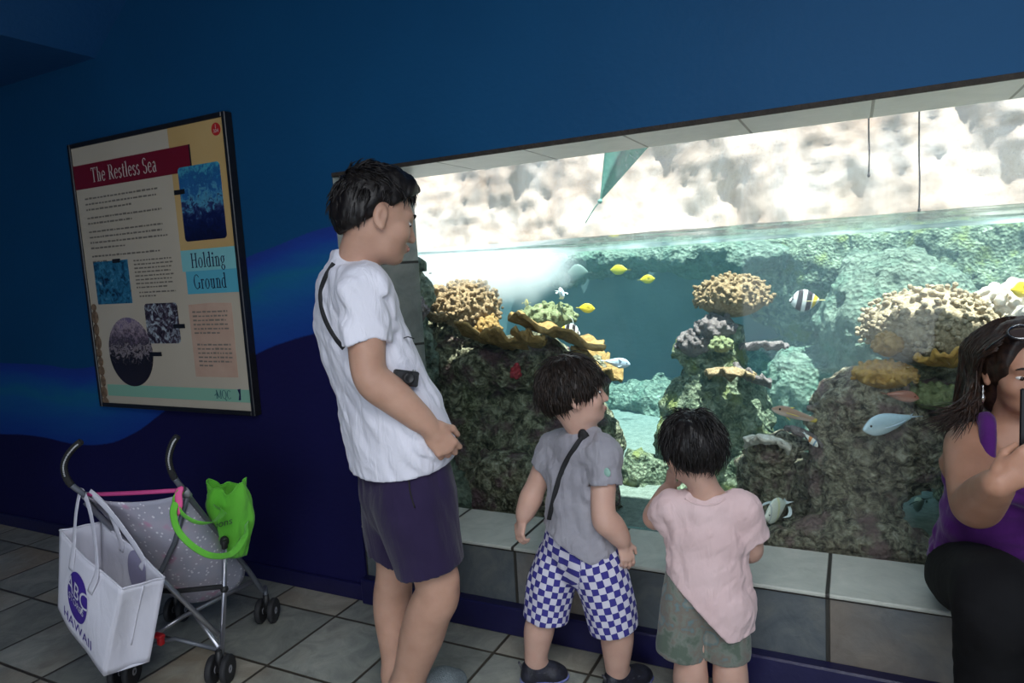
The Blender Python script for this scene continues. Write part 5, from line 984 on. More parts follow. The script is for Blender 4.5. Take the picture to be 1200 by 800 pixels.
# white scattering cloud added for the bright glare under the surface at the left
def glare():
    m, nt, b = newmat('glare_scatter'); nt.nodes.remove(b); tc = N(nt, 'TexCoord').outputs['Object']
    r = N(nt, 'VectorMath', {0: N(nt, 'VectorMath', {0: tc, 1: (1/.60, 1/.5, 1/.26)}, operation='MULTIPLY').outputs[0]}, operation='LENGTH').outputs['Value']
    n = N(nt, 'TexNoise', {'Vector': tc, 'Scale': 5., 'Detail': 3.}).outputs['Fac']; f = N(nt, 'MapRange', {0: N(nt, 'Math', {0: r, 1: N(nt, 'MapRange', {0: n, 3: -.5, 4: .5}).outputs[0]}, operation='ADD').outputs[0], 1: .95, 2: .2, 3: 0, 4: 7.}).outputs[0]
    nt.links.new(N(nt, 'VolumeScatter', {'Color': (.97, .99, 1, 1), 'Density': f}).outputs[0], nt.nodes['Material Output'].inputs['Volume']); return m
c = A(565, 312, 3.3); c[2] = 1.40
v, f = ellipsoid(c, (.60, .5, .26), None, 24, 14); v[:, 2] = np.minimum(v[:, 2], WL-.012)
tag(obj('glare_cloud', (v, f), glare(), loc=c), 'white cloud added for the glare under the surface at the left', 'glare', kind='stuff')
# landing net hung above the water
def landing_net():
    t = thing('landing_net', 'green triangular net hanging point down above the water behind the glass', 'net', A(740, 172, 3.4))
    a, b, c = A(711, 160, 3.35), A(772, 158, 3.5), A(703, 236, 3.35); Mn = pmat('green_net_cloth', (.10, .34, .28), (.16, .44, .36), 60, .8, .3, 300)
    def fn(u, w_):
        p = a*(1-u)+b*u; q = p*(1-w_)+c*w_; return q+HEAD*.07*math.sin(PI*u)*(1-w_)*1.2+HEAD*.012*math.sin(9*u+3*w_)*(1-w_)
    obj('net_bag', grid(fn, 17, 15, .004), Mn, t)
    obj('net_back', grid(lambda u, w_: fn(u, w_)-HEAD*.17*math.sin(PI*u)*(1-w_)**1.2, 17, 15, .004), Mn, t)
    rim = [fn(u, 0) for u in np.linspace(0, 1, 12)]+[fn(u, 0)-HEAD*.17*math.sin(PI*u) for u in np.linspace(1, 0, 12)]; obj('rim', tube(rim, .006, 8), Mn, t)
    obj('handle', tube([(a+b)/2, (a+b)/2+V(.05, .05, .9)], .012, 8), pmat('grey_pole', (.3, .33, .32), rough=.5), t); obj('cord', tube(spline([c, c+V(-.03, 0, -.03), c+V(-.09, .02, -.10)], 8), .003, 6), Mn, t); obj('knot', ellipsoid(c, (.012,)*3), Mn, t)
landing_net()
for px, y0, y1, lab in ((1018, 150, 205, 'short dark cord hanging down the back wall, left of the two'), (1077, 172, 246, 'longer dark cord hanging to the water, right of the two')):
    p, q_ = A(px, y0, 4.55), A(px, y1, 4.55); tag(obj('hanging_cord', join(tube(spline([p+V(0, .0, .5), p, (p+q_)/2+V(.003, 0, 0), q_], 10), .005, 6), ellipsoid(q_, (.008, .008, .014))), M_strap, loc=q_), lab, 'cord', 'cords over the water')
# ------------------------------------------------------------------ lettering
def text(s, size, font=None, sx=1.):
    c = bpy.data.curves.new('text', 'FONT'); c.body = s; c.size = size; c.align_x = 'CENTER'; c.align_y = 'CENTER'; c.resolution_u = 4
    o = bpy.data.objects.new('text', c); COL.objects.link(o); dg = bpy.context.evaluated_depsgraph_get(); dg.update(); me = o.evaluated_get(dg).to_mesh()
    v = np.array([tuple(p.co) for p in me.vertices]); f = [list(p.vertices) for p in me.polygons]; o.evaluated_get(dg).to_mesh_clear(); bpy.data.objects.remove(o); bpy.data.curves.remove(c); v[:, 0] *= sx; return v[:, :2], f
def serif_text(s, h, sx=1., track=.06):
    """Roman capitals and small letters drawn as strokes: thick stems, thin hairlines, slab serifs; h = cap height"""
    X, thick, thin = .66, .135, .05
    def seg(x0, y0, x1, y1, w_): d = unit(V(x1-x0, y1-y0, 0)); n = V(-d[1], d[0], 0)*w_/2; return [(x0+n[0], y0+n[1]), (x0-n[0], y0-n[1]), (x1-n[0], y1-n[1]), (x1+n[0], y1+n[1])], [[0, 1, 2, 3]]
    def arc(cx, cy, rx, ry, a0, a1, n=18):
        P, F = [], []
        for i, a in enumerate(np.linspace(math.radians(a0), math.radians(a1), n)):
            w_ = (thin+(thick-thin)*abs(math.cos(a))**1.3)/2; ux, uy = math.cos(a), math.sin(a); P += [(cx+(rx+w_*.5)*ux, cy+(ry+thin*.3)*uy), (cx+(rx-w_*1.5)*ux, cy+(ry-thin*.8)*uy)]
            if i: F.append([2*i-2, 2*i-1, 2*i+1, 2*i])
        return P, F
    def stem(x, y0, y1, foot=1, top=0):
        L = [seg(x, y0, x, y1, thick)]
        if foot: L.append(seg(x-.15, y0+.025, x+.15, y0+.025, .05))
        if top == 1: L.append(seg(x-.15, y1-.025, x+.15, y1-.025, .05))
        if top == 2: L.append(seg(x-.16, y1-.06, x+.02, y1-.01, .055))
        return L
    G = {'T': (.72, stem(.36, 0, 1)+[seg(.03, .965, .69, .965, .07), seg(.05, .80, .05, .98, .05), seg(.67, .80, .67, .98, .05)]),
     'h': (.62, stem(.17, 0, 1.02, 1, 2)+stem(.47, 0, .5)+[arc(.31, .44, .20, .23, 0, 150)]), 'e': (.54, [arc(.28, .33, .23, .34, 20, 320), seg(.09, .38, .49, .38, .05)]),
     'R': (.78, stem(.2, 0, 1, 1, 1)+[arc(.36, .74, .26, .25, -90, 90), seg(.2, .97, .38, .97, .05), seg(.2, .5, .38, .5, .05), seg(.40, .5, .70, .02, .14), seg(.62, .025, .80, .025, .05)]),
     's': (.44, [arc(.21, .49, .15, .17, 20, 260), arc(.22, .17, .16, .18, 80, -160)]), 't': (.38, stem(.18, .08, .88, 0)+[seg(.02, .64, .36, .64, .05), arc(.27, .10, .10, .10, 180, 320)]),
     'l': (.32, stem(.16, 0, 1.02, 1, 2)), 'S': (.60, [arc(.29, .74, .22, .25, 25, 260), arc(.30, .25, .24, .26, 85, -160)]), 'a': (.52, stem(.38, .04, .46, 0)+[arc(.25, .46, .16, .20, 10, 150), arc(.22, .17, .18, .19, 60, 330), seg(.38, .04, .50, .03, .05), seg(.22, .38, .38, .40, .05)]),
     'H': (.86, stem(.19, 0, 1, 1, 1)+stem(.67, 0, 1, 1, 1)+[seg(.19, .52, .67, .52, .05)]), 'o': (.58, [arc(.29, .33, .25, .34, 0, 360, 30)]), 'd': (.60, stem(.43, 0, 1.02, 1, 2)+[arc(.27, .33, .23, .34, 40, 320)]),
     'i': (.32, stem(.16, 0, .66, 1, 2)+[arc(.16, .88, .07, .07, 0, 360, 12)]), 'n': (.62, stem(.17, 0, .66, 1, 2)+stem(.47, 0, .5)+[arc(.31, .44, .20, .23, 0, 150)]), 'g': (.54, [arc(.25, .44, .19, .23, 0, 360, 26), arc(.26, -.08, .21, .17, 0, 360, 26), seg(.14, .20, .16, .08, .07), seg(.40, .60, .52, .66, .06)]),
     'G': (.82, [arc(.41, .5, .36, .5, 40, 335), seg(.70, .06, .70, .42, thick), seg(.56, .42, .82, .42, .05)]), 'r': (.46, stem(.17, 0, .66, 1, 2)+[arc(.32, .46, .14, .20, 30, 140)]), 'u': (.64, stem(.17, .18, .66, 0, 2)+stem(.47, 0, .66, 1, 2)+[arc(.31, .20, .18, .21, 190, 350)]),
     'A': (.70, [seg(.06, .02, .34, .98, .06), seg(.36, .98, .64, .02, .14), seg(.16, .34, .52, .34, .05)]), 'O': (.84, [arc(.41, .5, .37, .5, 0, 360, 30)]), 'Q': (.84, [arc(.41, .5, .37, .5, 0, 360, 30), seg(.45, .05, .78, -.22, .10)]), 'M': (.98, stem(.14, 0, 1, 1)+stem(.82, 0, 1, 1)+[seg(.14, .98, .48, .1, .12), seg(.48, .1, .82, .98, .06)]), 'C': (.76, [arc(.41, .5, .36, .5, 40, 320)])}
    V_, F_, x = [], [], 0
    for ch in s:
        if ch == ' ': x += .34; continue
        w_, L = G[ch]
        for P, F in L: n = len(V_); V_ += [(p[0]+x, p[1]) for p in P]; F_ += [[i+n for i in q] for q in F]
        x += w_+track
    v = np.array(V_); v[:, 0] = (v[:, 0]-x/2)*sx; v[:, 1] -= .5; return v*h, F_

# ------------------------------------------------------------------ the information panel
def sign():
    Y = 2.2; X0, X1, Z0, Z1 = -3.50, -2.425, .818, 2.105; r = thing('information_panel', 'framed information panel with a dark red title band hanging on the blue wall', 'sign', ((X0+X1)/2, Y, Z0))
    Mk = pmat('black_frame', (.008, .008, .01), (.014, .014, .016), 40, .35); flat = lambda n, c, **k: pmat(n, c, rough=.38, spec=.4, **k)
    cream = pmat('cream_print', (.50, .43, .32), (.54, .47, .36), 3, .35); y = Y-.035
    for n, lo, hi in (('frame_side', (X0-.022, y-.008, Z0-.022), (X0, Y-.001, Z1+.022)), ('frame_side', (X1, y-.008, Z0-.022), (X1+.022, Y-.001, Z1+.022)), ('frame_rail', (X0, y-.008, Z1), (X1, Y-.001, Z1+.022)), ('frame_rail', (X0, y-.008, Z0-.022), (X1, Y-.001, Z0))): obj(n, bbox(lo, hi, .003), Mk, r, smooth=False)
    obj('board', box((X0, y, Z0), (X1, Y-.002, Z1)), cream, r, smooth=False)
    lay = [0]
    def plate(n, x0, x1, z0, z1, m, t=.0012): lay[0] += .00002; return obj(n, box((x0, y-t-lay[0], z0), (x1, y+.0005, z1)), m, r, smooth=False)
    def poly(n, P, m, t, parent=None): Q = np.asarray(P, float); k = len(Q); v = np.concatenate([np.stack([Q[:, 0], np.full(k, y-t), Q[:, 1]], -1), np.stack([Q[:, 0], np.full(k, y+.0004), Q[:, 1]], -1)]); return obj(n, (v, [list(range(k)), list(range(k, 2*k))[::-1]]+[[i, i+k, (i+1) % k+k, (i+1) % k] for i in range(k)]), m, parent or r, smooth=False)
    def letters(n, g2, cx, cz, m, t=.0022, parent=None): v, f = g2; return obj(n, (np.stack([v[:, 0]+cx, np.full(len(v), y-t), v[:, 1]+cz], -1), f), m, parent or r, smooth=False)
    plate('orange_field', -2.779, X1, 1.55, Z1, pmat('sand_print', (.52, .33, .12), (.58, .39, .16), 3, .35), .0008)
    tb = plate('title_band', X0, -2.652, 1.902, 2.019, flat('maroon_print', (.16, .008, .02)), .0016); plate('band_end', -2.652, -2.643, 1.925, 2.019, Mk, .0014)  # dark strip at the right end of the title band
    letters('title_text', serif_text('The Restless Sea', .070, .78), -3.118, 1.962, flat('title_cream', (.55, .48, .42)), .0026, tb)
    rr = lambda x0, x1, z0, z1, q: [(cx+q*math.cos(a), cz+q*math.sin(a)) for cx, cz, a0 in ((x0+q, z0+q, PI), (x1-q, z0+q, 1.5*PI), (x1-q, z1-q, 0), (x0+q, z1-q, .5*PI)) for a in np.linspace(a0, a0+PI/2, 6)]
    def photo(name, sc, stops, grad=None):
        m, nt, b = newmat(name); tc = N(nt, 'TexCoord').outputs['Object']; n = N(nt, 'TexNoise', {'Vector': tc, 'Scale': sc, 'Detail': 7., 'Roughness': .65, 'Distortion': 1.}).outputs['Fac']
        if grad: z = N(nt, 'SeparateXYZ', {0: tc}).outputs[2]; n = N(nt, 'Math', {0: N(nt, 'MapRange', {0: z, 1: grad[0]-Z0, 2: grad[1]-Z0}).outputs[0], 1: N(nt, 'MapRange', {0: n, 1: .3, 2: .7, 3: -.2, 4: .2}).outputs[0]}, operation='ADD').outputs[0]
        nt.links.new(ramp(nt, n, stops), b.inputs['Base Color']); b.inputs['Roughness'].default_value = .3; return m
    p1 = photo('surf_photograph', 30, [(.0, (.004, .006, .03)), (.32, (.006, .012, .07)), (.45, (.03, .05, .14)), (.55, (.08, .3, .42)), (.66, (.02, .12, .3)), (.85, (.015, .1, .26)), (1, (.06, .32, .42))], (1.594, 1.925))
    poly('photograph', rr(-2.737, -2.468, 1.594, 1.925, .018), p1, .003)
    p2 = photo('blue_rock_photograph', 26, [(.35, (.005, .012, .04)), (.5, (.02, .14, .24)), (.62, (.05, .22, .34)), (.72, (.4, .45, .42))]); poly('photograph', [(-3.434, 1.326), (-3.166, 1.326), (-3.166, 1.539), (-3.434, 1.539)], p2, .0026)
    p3 = photo('urchin_photograph', 34, [(.36, (.01, .008, .012)), (.48, (.06, .04, .06)), (.58, (.3, .34, .36)), (.7, (.5, .55, .55))]); poly('photograph', rr(-3.08, -2.845, 1.126, 1.32, .02), p3, .0026)
    p4 = photo('shore_photograph', 40, [(.0, (.02, .015, .02)), (.38, (.012, .01, .014)), (.5, (.3, .25, .25)), (.6, (.03, .025, .035)), (.75, (.16, .12, .15)), (.9, (.36, .28, .30)), (1, (.16, .12, .2))], (.93, 1.26))
    poly('photograph', [(-3.225+.167*math.cos(a), 1.083+.173*math.sin(a)) for a in np.linspace(0, 2*PI, 48, endpoint=False)], p4, .0034)
    for x0, x1, z0, z1 in ((-2.775, -2.705, 1.808, 1.829), (-3.278, -3.222, 1.527, 1.546), (-2.884, -2.807, 1.198, 1.218), (-3.078, -2.995, 1.064, 1.084)): c = plate('caption_tag', x0, x1, z0, z1, Mk, .0042)
    plate('heading_panel', -2.78, X1, 1.459, 1.556, flat('aqua_print', (.22, .52, .52))); plate('heading_panel', -2.76, X1, 1.355, 1.459, flat('teal_print', (.10, .40, .50)))
    ink = flat('navy_ink', (.012, .015, .06)); letters('heading_text', serif_text('Holding', .066, .80), -2.605, 1.507, ink); letters('heading_text', serif_text('Ground', .066, .80), -2.605, 1.410, ink)
    poly('note_box', [(-2.769, .968), (-2.49, .970), (-2.485, 1.308), (-2.62, 1.312), (-2.768, 1.306)], pmat('pink_paper_print', (.50, .32, .23), (.56, .38, .28), 12, .5), .001)
    plate('green_strip', X0+.055, X1, .856, .915, flat('mint_print', (.24, .46, .33)), .001)
    letters('logo_text', serif_text('AIOC'.replace('I', 'M')[0:1]+'QC' if 0 else 'MQC', .040, .95, .02), -2.595, .889, flat('logo_green', (.02, .10, .12)))
    poly('logo_mark', [(-2.502, .865), (-2.487, .866), (-2.484, .918), (-2.503, .915), (-2.494, .892)], ink, .002)
    obj('logo_swash', tube([V(-2.655+.02*t, y-.002, .882+.008*math.sin(t*2.6)) for t in np.linspace(0, 1.6, 9)], .0016, 6), flat('logo_teal', (.02, .12, .14)), r)
    R = np.random.RandomState(3); dkk = flat('text_ink', (.20, .175, .14))
    def para(x0, x1, z, n, lh, sk=0, last=.6, hh=.0055):
        vs, fs = [], []
        for i in range(n):
            x = x0; xe = x0+(x1-x0)*(R.uniform(.9, 1) if i < n-1 else last)
            while x < xe:
                w_ = min(R.uniform(.010, .034), xe-x+.003); k = len(vs); zz = z-i*lh; h1 = hh*R.uniform(.9, 1.25); vs += [(x, y-.0018, zz), (x+w_, y-.0018, zz), (x+w_, y-.0018, zz+h1), (x, y-.0018, zz+h1)]; fs.append([k, k+1, k+2, k+3]); x += w_+.0065
        o = obj('text_block', (vs, fs), dkk, r, smooth=False); return z-n*lh
    z = para(-3.436, -2.86, 1.848, 3, .027, hh=.0075); z = para(-3.436, -2.87, z-.014, 2, .027, hh=.0075); z = para(-3.436, -2.85, z-.014, 4, .027, last=.45, hh=.0075); para(-3.436, -2.87, z-.014, 2, .027, last=.2, hh=.0075)
    z = para(-3.12, -2.838, 1.526, 8, .0185, last=.8, hh=.006); para(-3.105, -2.838, z-.006, 2, .0185, last=.45, hh=.006); z = para(-2.745, -2.51, 1.268, 6, .0195, last=.7, hh=.007); para(-2.735, -2.505, z-.035, 6, .0195, last=.4, hh=.007)
    dot = poly('number_disc', [(-2.468+.027*math.cos(a), 2.060+.027*math.sin(a)) for a in np.linspace(0, 2*PI, 28, endpoint=False)], flat('red_disc', (.45, .02, .02)), .003); wt = flat('white_ink', (.6, .55, .5)); letters('disc_text', text('1', .026), -2.468, 2.071, wt, .0036, dot); letters('disc_text', text('304', .022), -2.468, 2.052, wt, .0036, dot)
    ms = pmat('pebble', (.10, .06, .035), (.26, .17, .10), 60, .55, .4, 90); zz = 1.33
    for i, rad in enumerate((.018, .034, .032, .036, .022, .024, .026, .030, .030, .022)): zz -= rad; obj('printed_pebble', ellipsoid((X0+.022+R.uniform(-.004, .006), y-.002, zz), (.026*R.uniform(.8, 1.1), .004, rad), None, 16, 8), ms, r); zz -= rad*.92
sign()

# ------------------------------------------------------------------ the umbrella stroller and the two bags on it
def stroller():
    Fw = unit(V(-.43, .90, 0)); Rt = V(Fw[1], -Fw[0], 0); z3 = V(0, 0, 1)
    r = thing('stroller', 'folding umbrella stroller with grey dotted sling parked before the mural', 'stroller', V(-2.26, 1.65, 0))
    Mt = pmat('silver_tube', (.34, .34, .37), (.42, .42, .45), 8, .3, metal=.8); Mg = pmat('grey_tube', (.13, .14, .16), rough=.45, metal=.4); Mb = pmat('black_plastic', (.012, .012, .013), rough=.5); Mbl = pmat('black_foam_grip', (.01, .01, .011), (.02, .02, .02), 200, .75, .4, 300); Mtr = pmat('wheel_rubber', (.02, .02, .022), rough=.7); Mhub = pmat('grey_hub', (.3, .3, .32), rough=.4)
    m, nt, b = newmat('dotted_sling'); tc = N(nt, 'TexCoord').outputs['Object']; vo = N(nt, 'TexVoronoi', {'Vector': tc, 'Scale': 55.}).outputs; dots = N(nt, 'MapRange', {0: vo['Distance'], 1: .26, 2: .2}).outputs[0]
    bl = N(nt, 'TexNoise', {'Vector': tc, 'Scale': 11., 'Detail': 2.}).outputs['Fac']; base = ramp(nt, bl, [(.4, (.36, .36, .43)), (.62, (.42, .39, .46)), (.72, (.55, .25, .38))])
    nt.links.new(N(nt, 'Mix', {0: dots, 6: base, 7: (.7, .68, .72, 1)}, data_type='RGBA').outputs[2], b.inputs['Base Color']); b.inputs['Roughness'].default_value = .85; Msl = m
    Mp = pmat('pink_binding', (.55, .06, .22), rough=.7); Mstr = pmat('black_elastic', (.01, .01, .012), rough=.8); Mred = pmat('red_pedal', (.55, .015, .02), rough=.4)
    wR, wL = V(-2.0, 1.53, .05), V(-2.32, 1.39, .05); fR, fL = V(-2.165, 1.905, .05), V(-2.545, 1.775, .05)
    for c, nm in ((wR, 0), (wL, 0), (fR, 1), (fL, 1)):
        w = bpy.data.objects.new('wheel', None); COL.objects.link(w); w.parent = r; w.location = c-wpos(r); w.empty_display_size = .03
        for q in (-1, 1):
            cc = c+Rt*q*.026; obj('tyre', lathe([(.036, -.010), (.046, -.0105), (.0495, -.006), (.0495, .006), (.046, .0105), (.036, .010)], 28, cc, Rt), Mtr, w); obj('hub', lathe([(.0365, -.004), (.034, -.008), (.02, -.006), (.012, -.011), (.006, -.012), (.006, .012), (.012, .011), (.02, .006), (.034, .008), (.0365, .004)], 24, cc, Rt), Mhub, w)
        obj('fork', join(tube([c-Rt*.013, c+Rt*.013], .012, 10), tube([c, c+V(0, 0, .035), c+V(0, 0, .07)], [.012, .014, .011], 10)), Mb, w)
    hR = [pt(x, y, d) for x, y, d in ((208, 511, 2.20), (203, 518, 2.20), (199, 529, 2.205), (198, 541, 2.21), (203, 557, 2.22), (213, 571, 2.235))]; hL = [pt(x, y, d) for x, y, d in ((95, 517, 2.21), (86, 525, 2.21), (78, 536, 2.215), (75, 549, 2.22), (81, 565, 2.23), (97, 578, 2.245))]
    tR = [hR[-1], pt(240, 606, 2.33), pt(288, 664, 2.55), pt(306, 690, 2.63), fR+V(0, 0, .10), fR+V(0, 0, .065)]; dl = hL[-1]-hR[-1]; tL = [hL[-1], hL[-1]*.7+.3*(fL+V(0, 0, .2)), hL[-1]*.3+.7*(fL+V(0, 0, .2)), fL+V(.02, -.04, .15), fL+V(0, 0, .10), fL+V(0, 0, .065)]
    for h_, t_ in ((hR, tR), (hL, tL)):
        S = spline(h_, 40); g = obj('handle_grip', tube(S[:34], np.array([.0105+.0013*(i % 2) for i in range(34)]), 10), Mbl, r); obj('grip_studs', join(*[ellipsoid(p-HEAD*.010+CR*.004, (.0028,)*3, None, 8, 6) for p in S[3:28]]), pmat('white_stud', (.5, .5, .5), rough=.4), g)
        obj('main_tube', tube(np.concatenate([S[33:], spline(t_, 30)[1:]]), .0095, 12), Mg, r)
        obj('collar', tube([t_[0]+unit(t_[1]-t_[0])*.015, t_[0]+unit(t_[1]-t_[0])*.05], .0135, 12), Mhub, r)
    lR = [pt(263, 634, 2.37), pt(263, 690, 2.33), pt(259, 780, 2.285), wR+V(0, 0, .05)]; obj('rear_leg', tube(lR, .0092, 12), Mt, r); off = wL-wR; lL = [p+off*1.0 for p in lR]; obj('rear_leg', tube(lL, .0092, 12), Mt, r)
    for a in (lR, lL): obj('joint', ellipsoid(a[0], (.016, .016, .02)), Mb, r); obj('joint', ellipsoid(a[1]*1., (.014, .014, .014)), Mb, r)
    obj('cross_bar', tube([pt(100, 588, 2.245), pt(186, 675, 2.27), pt(256, 744, 2.285)], .009, 12), Mt, r); obj('cross_bar', tube([pt(219, 583, 2.25), pt(205, 635, 2.285), pt(187, 673, 2.29), pt(143, 757, 2.30)], .009, 12), Mg, r)
    obj('lower_bar', tube([pt(178, 745, 2.30), pt(215, 722, 2.40), pt(296, 681, 2.6)], .0078, 12), Mt, r); obj('lower_bar', tube([lR[2]+V(0, 0, .07), tL[2]*.4+tL[3]*.6], .0078, 12), Mt, r)
    obj('fold_bar', tube([lL[2]+V(0, 0, .06), pt(205, 748, 2.29), lR[2]+V(0, 0, .06)], .0075, 10), Mg, r); pc = pt(186, 745, 2.285); obj('pedal', join(bbox(pc-V(.022, .012, .007), pc+V(.022, .012, .009), .004), bbox(pc+V(.0, -.012, -.03), pc+V(.022, .008, -.002), .004)), Mred, r)
    obj('elastic_band', tube([lL[1]+V(0, 0, .01), (lL[1]+lR[1])/2-Fw*.004, lR[1]+V(0, 0, .01)], .011, 8, (z3, .8)), Mstr, r)
    TR, TL = spline([tR[0]+unit(tR[1]-tR[0])*.02, tR[1], tR[2]], 21), spline([tL[0]+unit(tL[1]-tL[0])*.02, tL[0]*.45+tL[2]*.55, tL[2]], 21)
    def fn(u, w_):
        i = w_*20; k = min(int(i), 19); t = i-k; a, c = TL[k]*(1-t)+TL[k+1]*t, TR[k]*(1-t)+TR[k+1]*t; s = math.sin(PI*min(max(u, 0), 1))**.55
        dn = .03+.20*math.sin(PI*min(w_*.62, 1))**1.5*(1 if w_ < .8 else 1-(w_-.8)*1.2); return a*(1-u)+c*u-z3*dn*s-Fw*.03*s*math.sin(PI*w_)
    sl = obj('sling_seat', grid(fn, 25, 22, .004), Msl, r)
    obj('side_binding', tube([fn(1, w_)+V(0, 0, .004) for w_ in np.linspace(0, 1, 16)], .008, 8), Mp, sl); obj('side_binding', tube([fn(0, w_)+V(0, 0, .004) for w_ in np.linspace(0, 1, 16)], .008, 8), Mp, sl)
    obj('back_strap', tube([TL[0]+V(0, 0, .004), (TL[0]+TR[0])/2-V(0, 0, .004)+Fw*.02, TR[0]+V(0, 0, .004)], .0085, 8, (z3, .9)), Mp, r); a = pt(214, 570, 2.215); obj('pink_tag', tube(spline([a, pt(209, 578, 2.205), pt(210, 592, 2.2), pt(208, 604, 2.2)], 10), [.004, .010, .013, .013, .013, .013, .012, .010, .008, .005], 8, (HEAD, .25)), pmat('pink_ribbon', (.8, .10, .30), rough=.6), r)
    obj('buckle', bbox(pt(263, 638, 2.34)-V(.008, .01, .016), pt(263, 638, 2.34)+V(.008, .01, .016), .004), Mb, r)
    return r, hL, hR, tL, tR
strl, hL, hR, tL, tR = stroller()
def white_bag():
    Nt, Lt, Rt_ = pt(143, 690, 2.02), pt(70, 621, 2.20), pt(193, 677, 2.10); Nb = pt(122, 792, 2.06); up = Nt-Nb; Mw = clothmat('white_nonwoven', (.62, .61, .68), (.70, .69, .75), 700, 4, bump=.35); print('bag', [round(float(np.linalg.norm(q)), 3) for q in (Nt-Lt, Nt-Rt_, up)], Nb)
    r = thing('tote_bag', 'large white shopping bag with a purple oval emblem hanging on the stroller', 'bag', Nb)
    e1, e2 = Lt-Nt, Rt_-Nt; Lb, Rb = pt(68, 712, 2.20), pt(175, 775, 2.12); f1, f2 = Lb-Nb, Rb-Nb; C = lambda a, b_, t: (Nb+f1*a+f2*b_)*(1-t)+(Nt+e1*a+e2*b_)*t
    def wall(p, q, sag):
        n = unit(np.cross(C(*q, 0)-C(*p, 0), up))
        def fn(u, w_): return C(p[0]*(1-u)+q[0]*u, p[1]*(1-u)+q[1]*u, w_)+n*sag*math.sin(PI*u)*math.sin(PI*min(w_*.8+.1, 1))+n*.004*math.sin(7*u+5*w_)*math.sin(PI*u)
        return fn
    W1, W2, W3, W4 = wall((1, 0), (0, 0), .022), wall((0, 0), (0, 1), -.015), wall((0, 1), (1, 1), .01), wall((1, 1), (1, 0), -.015)
    ft = obj('front_panel', grid(W1, 21, 15, .002), Mw, r); obj('side_gusset', grid(W2, 15, 15, .002), Mw, r); bk = obj('back_panel', grid(W3, 21, 15, .002), Mw, r); obj('side_gusset', grid(W4, 15, 15, .002), Mw, r); obj('bottom_panel', grid(lambda u, w_: C(u, w_, 0)-V(0, 0, .004)*math.sin(PI*u), 9, 7, .002), Mw, r)
    obj('hem', join(*[tube([fn(u, 1.0) for u in np.linspace(0, 1, 12)], .0035, 6) for fn in (W1, W2, W3, W4)]), Mw, r); obj('gusset_crease', tube([W2(.5, t)+unit(np.cross(up, e2))*-.002 for t in np.linspace(.25, .97, 10)], .0025, 6), Mw, r)
    Mpu = pmat('purple_print', (.05, .02, .26), rough=.6); Mwh = pmat('white_print', (.62, .61, .68), rough=.6); n1 = unit(np.cross(-e1, up)); n1 = n1 if n1 @ HEAD < 0 else -n1
    sgn = 1 if n1 @ (W1(.5, .5)-C(.5, 0, .5)) > 0 else -1; lenx, lenz = np.linalg.norm(e1), np.linalg.norm(up)
    def onface(v2, cu, cw, off): return np.array([W1(min(max(cu+p[0]/lenx, 0), 1), cw+p[1]/lenz)+n1*off for p in v2])
    def decal(nm, v2, f, cu, cw, off, m, par): return obj(nm, (onface(v2, cu, cw, off), f), m, par)
    ov = np.array([(0, 0)]+[(k*.073*math.cos(a), k*.086*math.sin(a)*(1.12 if math.sin(a) > 0 else 1)) for k in (.35, .7, 1) for a in np.linspace(0, 2*PI, 36, endpoint=False)]); of = [[0, 1+j, 1+(j+1) % 36] for j in range(36)]+[[1+i*36+j, 37+i*36+j, 37+i*36+(j+1) % 36, 1+i*36+(j+1) % 36] for i in range(2) for j in range(36)]
    em = decal('emblem', ov, of, .47, .52, .0025, Mpu, r)
    def sub(g2, n=1):   # finer lettering follows the cloth
        return g2
    v, f = text('ABC', .082); decal('emblem_text', v, f, .47, .60, .0042, Mwh, em); v, f = text('STORES', .034); decal('emblem_text', v, f, .47, .46, .0042, Mwh, em)
    lf = np.array([(.036+.020*t, -.040+.03*t+.010*math.sin(PI*t)*s_) for s_ in (1, -1) for t in (np.linspace(0, 1, 8) if s_ == 1 else np.linspace(1, 0, 8))]); decal('emblem_leaf', lf, [list(range(16))], .47, .56, .0042, Mwh, em)
    v, f = text('HAWAII', .058); decal('print_text', v, f, .49, .17, .0025, Mpu, r)
    nb = -unit(np.cross(W3(.9, .5)-W3(.1, .5), up)); nb = nb if nb @ HEAD < 0 else -nb; Mgh = pmat('show_through_print', (.28, .26, .38), rough=.8); obj('emblem_backside', (np.array([W3(.42+p[0]/lenx, .76+p[1]/lenz)+nb*.003 for p in ov*.85]), of), Mgh, r)
    top = tL[0]*.9+tL[1]*.1+V(0, 0, .012)
    for fn, u0, u1, dx, t0 in ((W1, .30, .66, -.012, .74), (W3, .36, .68, .014, .84)):
        nn = n1 if fn is W1 else nb; S = spline([fn(u0, t0)+nn*.003, fn(u0, 1)+nn*.004, (fn(u0, 1)*.35+top*.65)+CR*dx*1.6, top+CR*dx+V(0, 0, .004), (fn(u1, 1)*.35+top*.65)+CR*(dx+.018), fn(u1, 1)+nn*.004, fn(u1, t0)+nn*.003], 40); obj('strap', tube(S, .0135, 8, (n1, .12)), Mw, r)
white_bag()
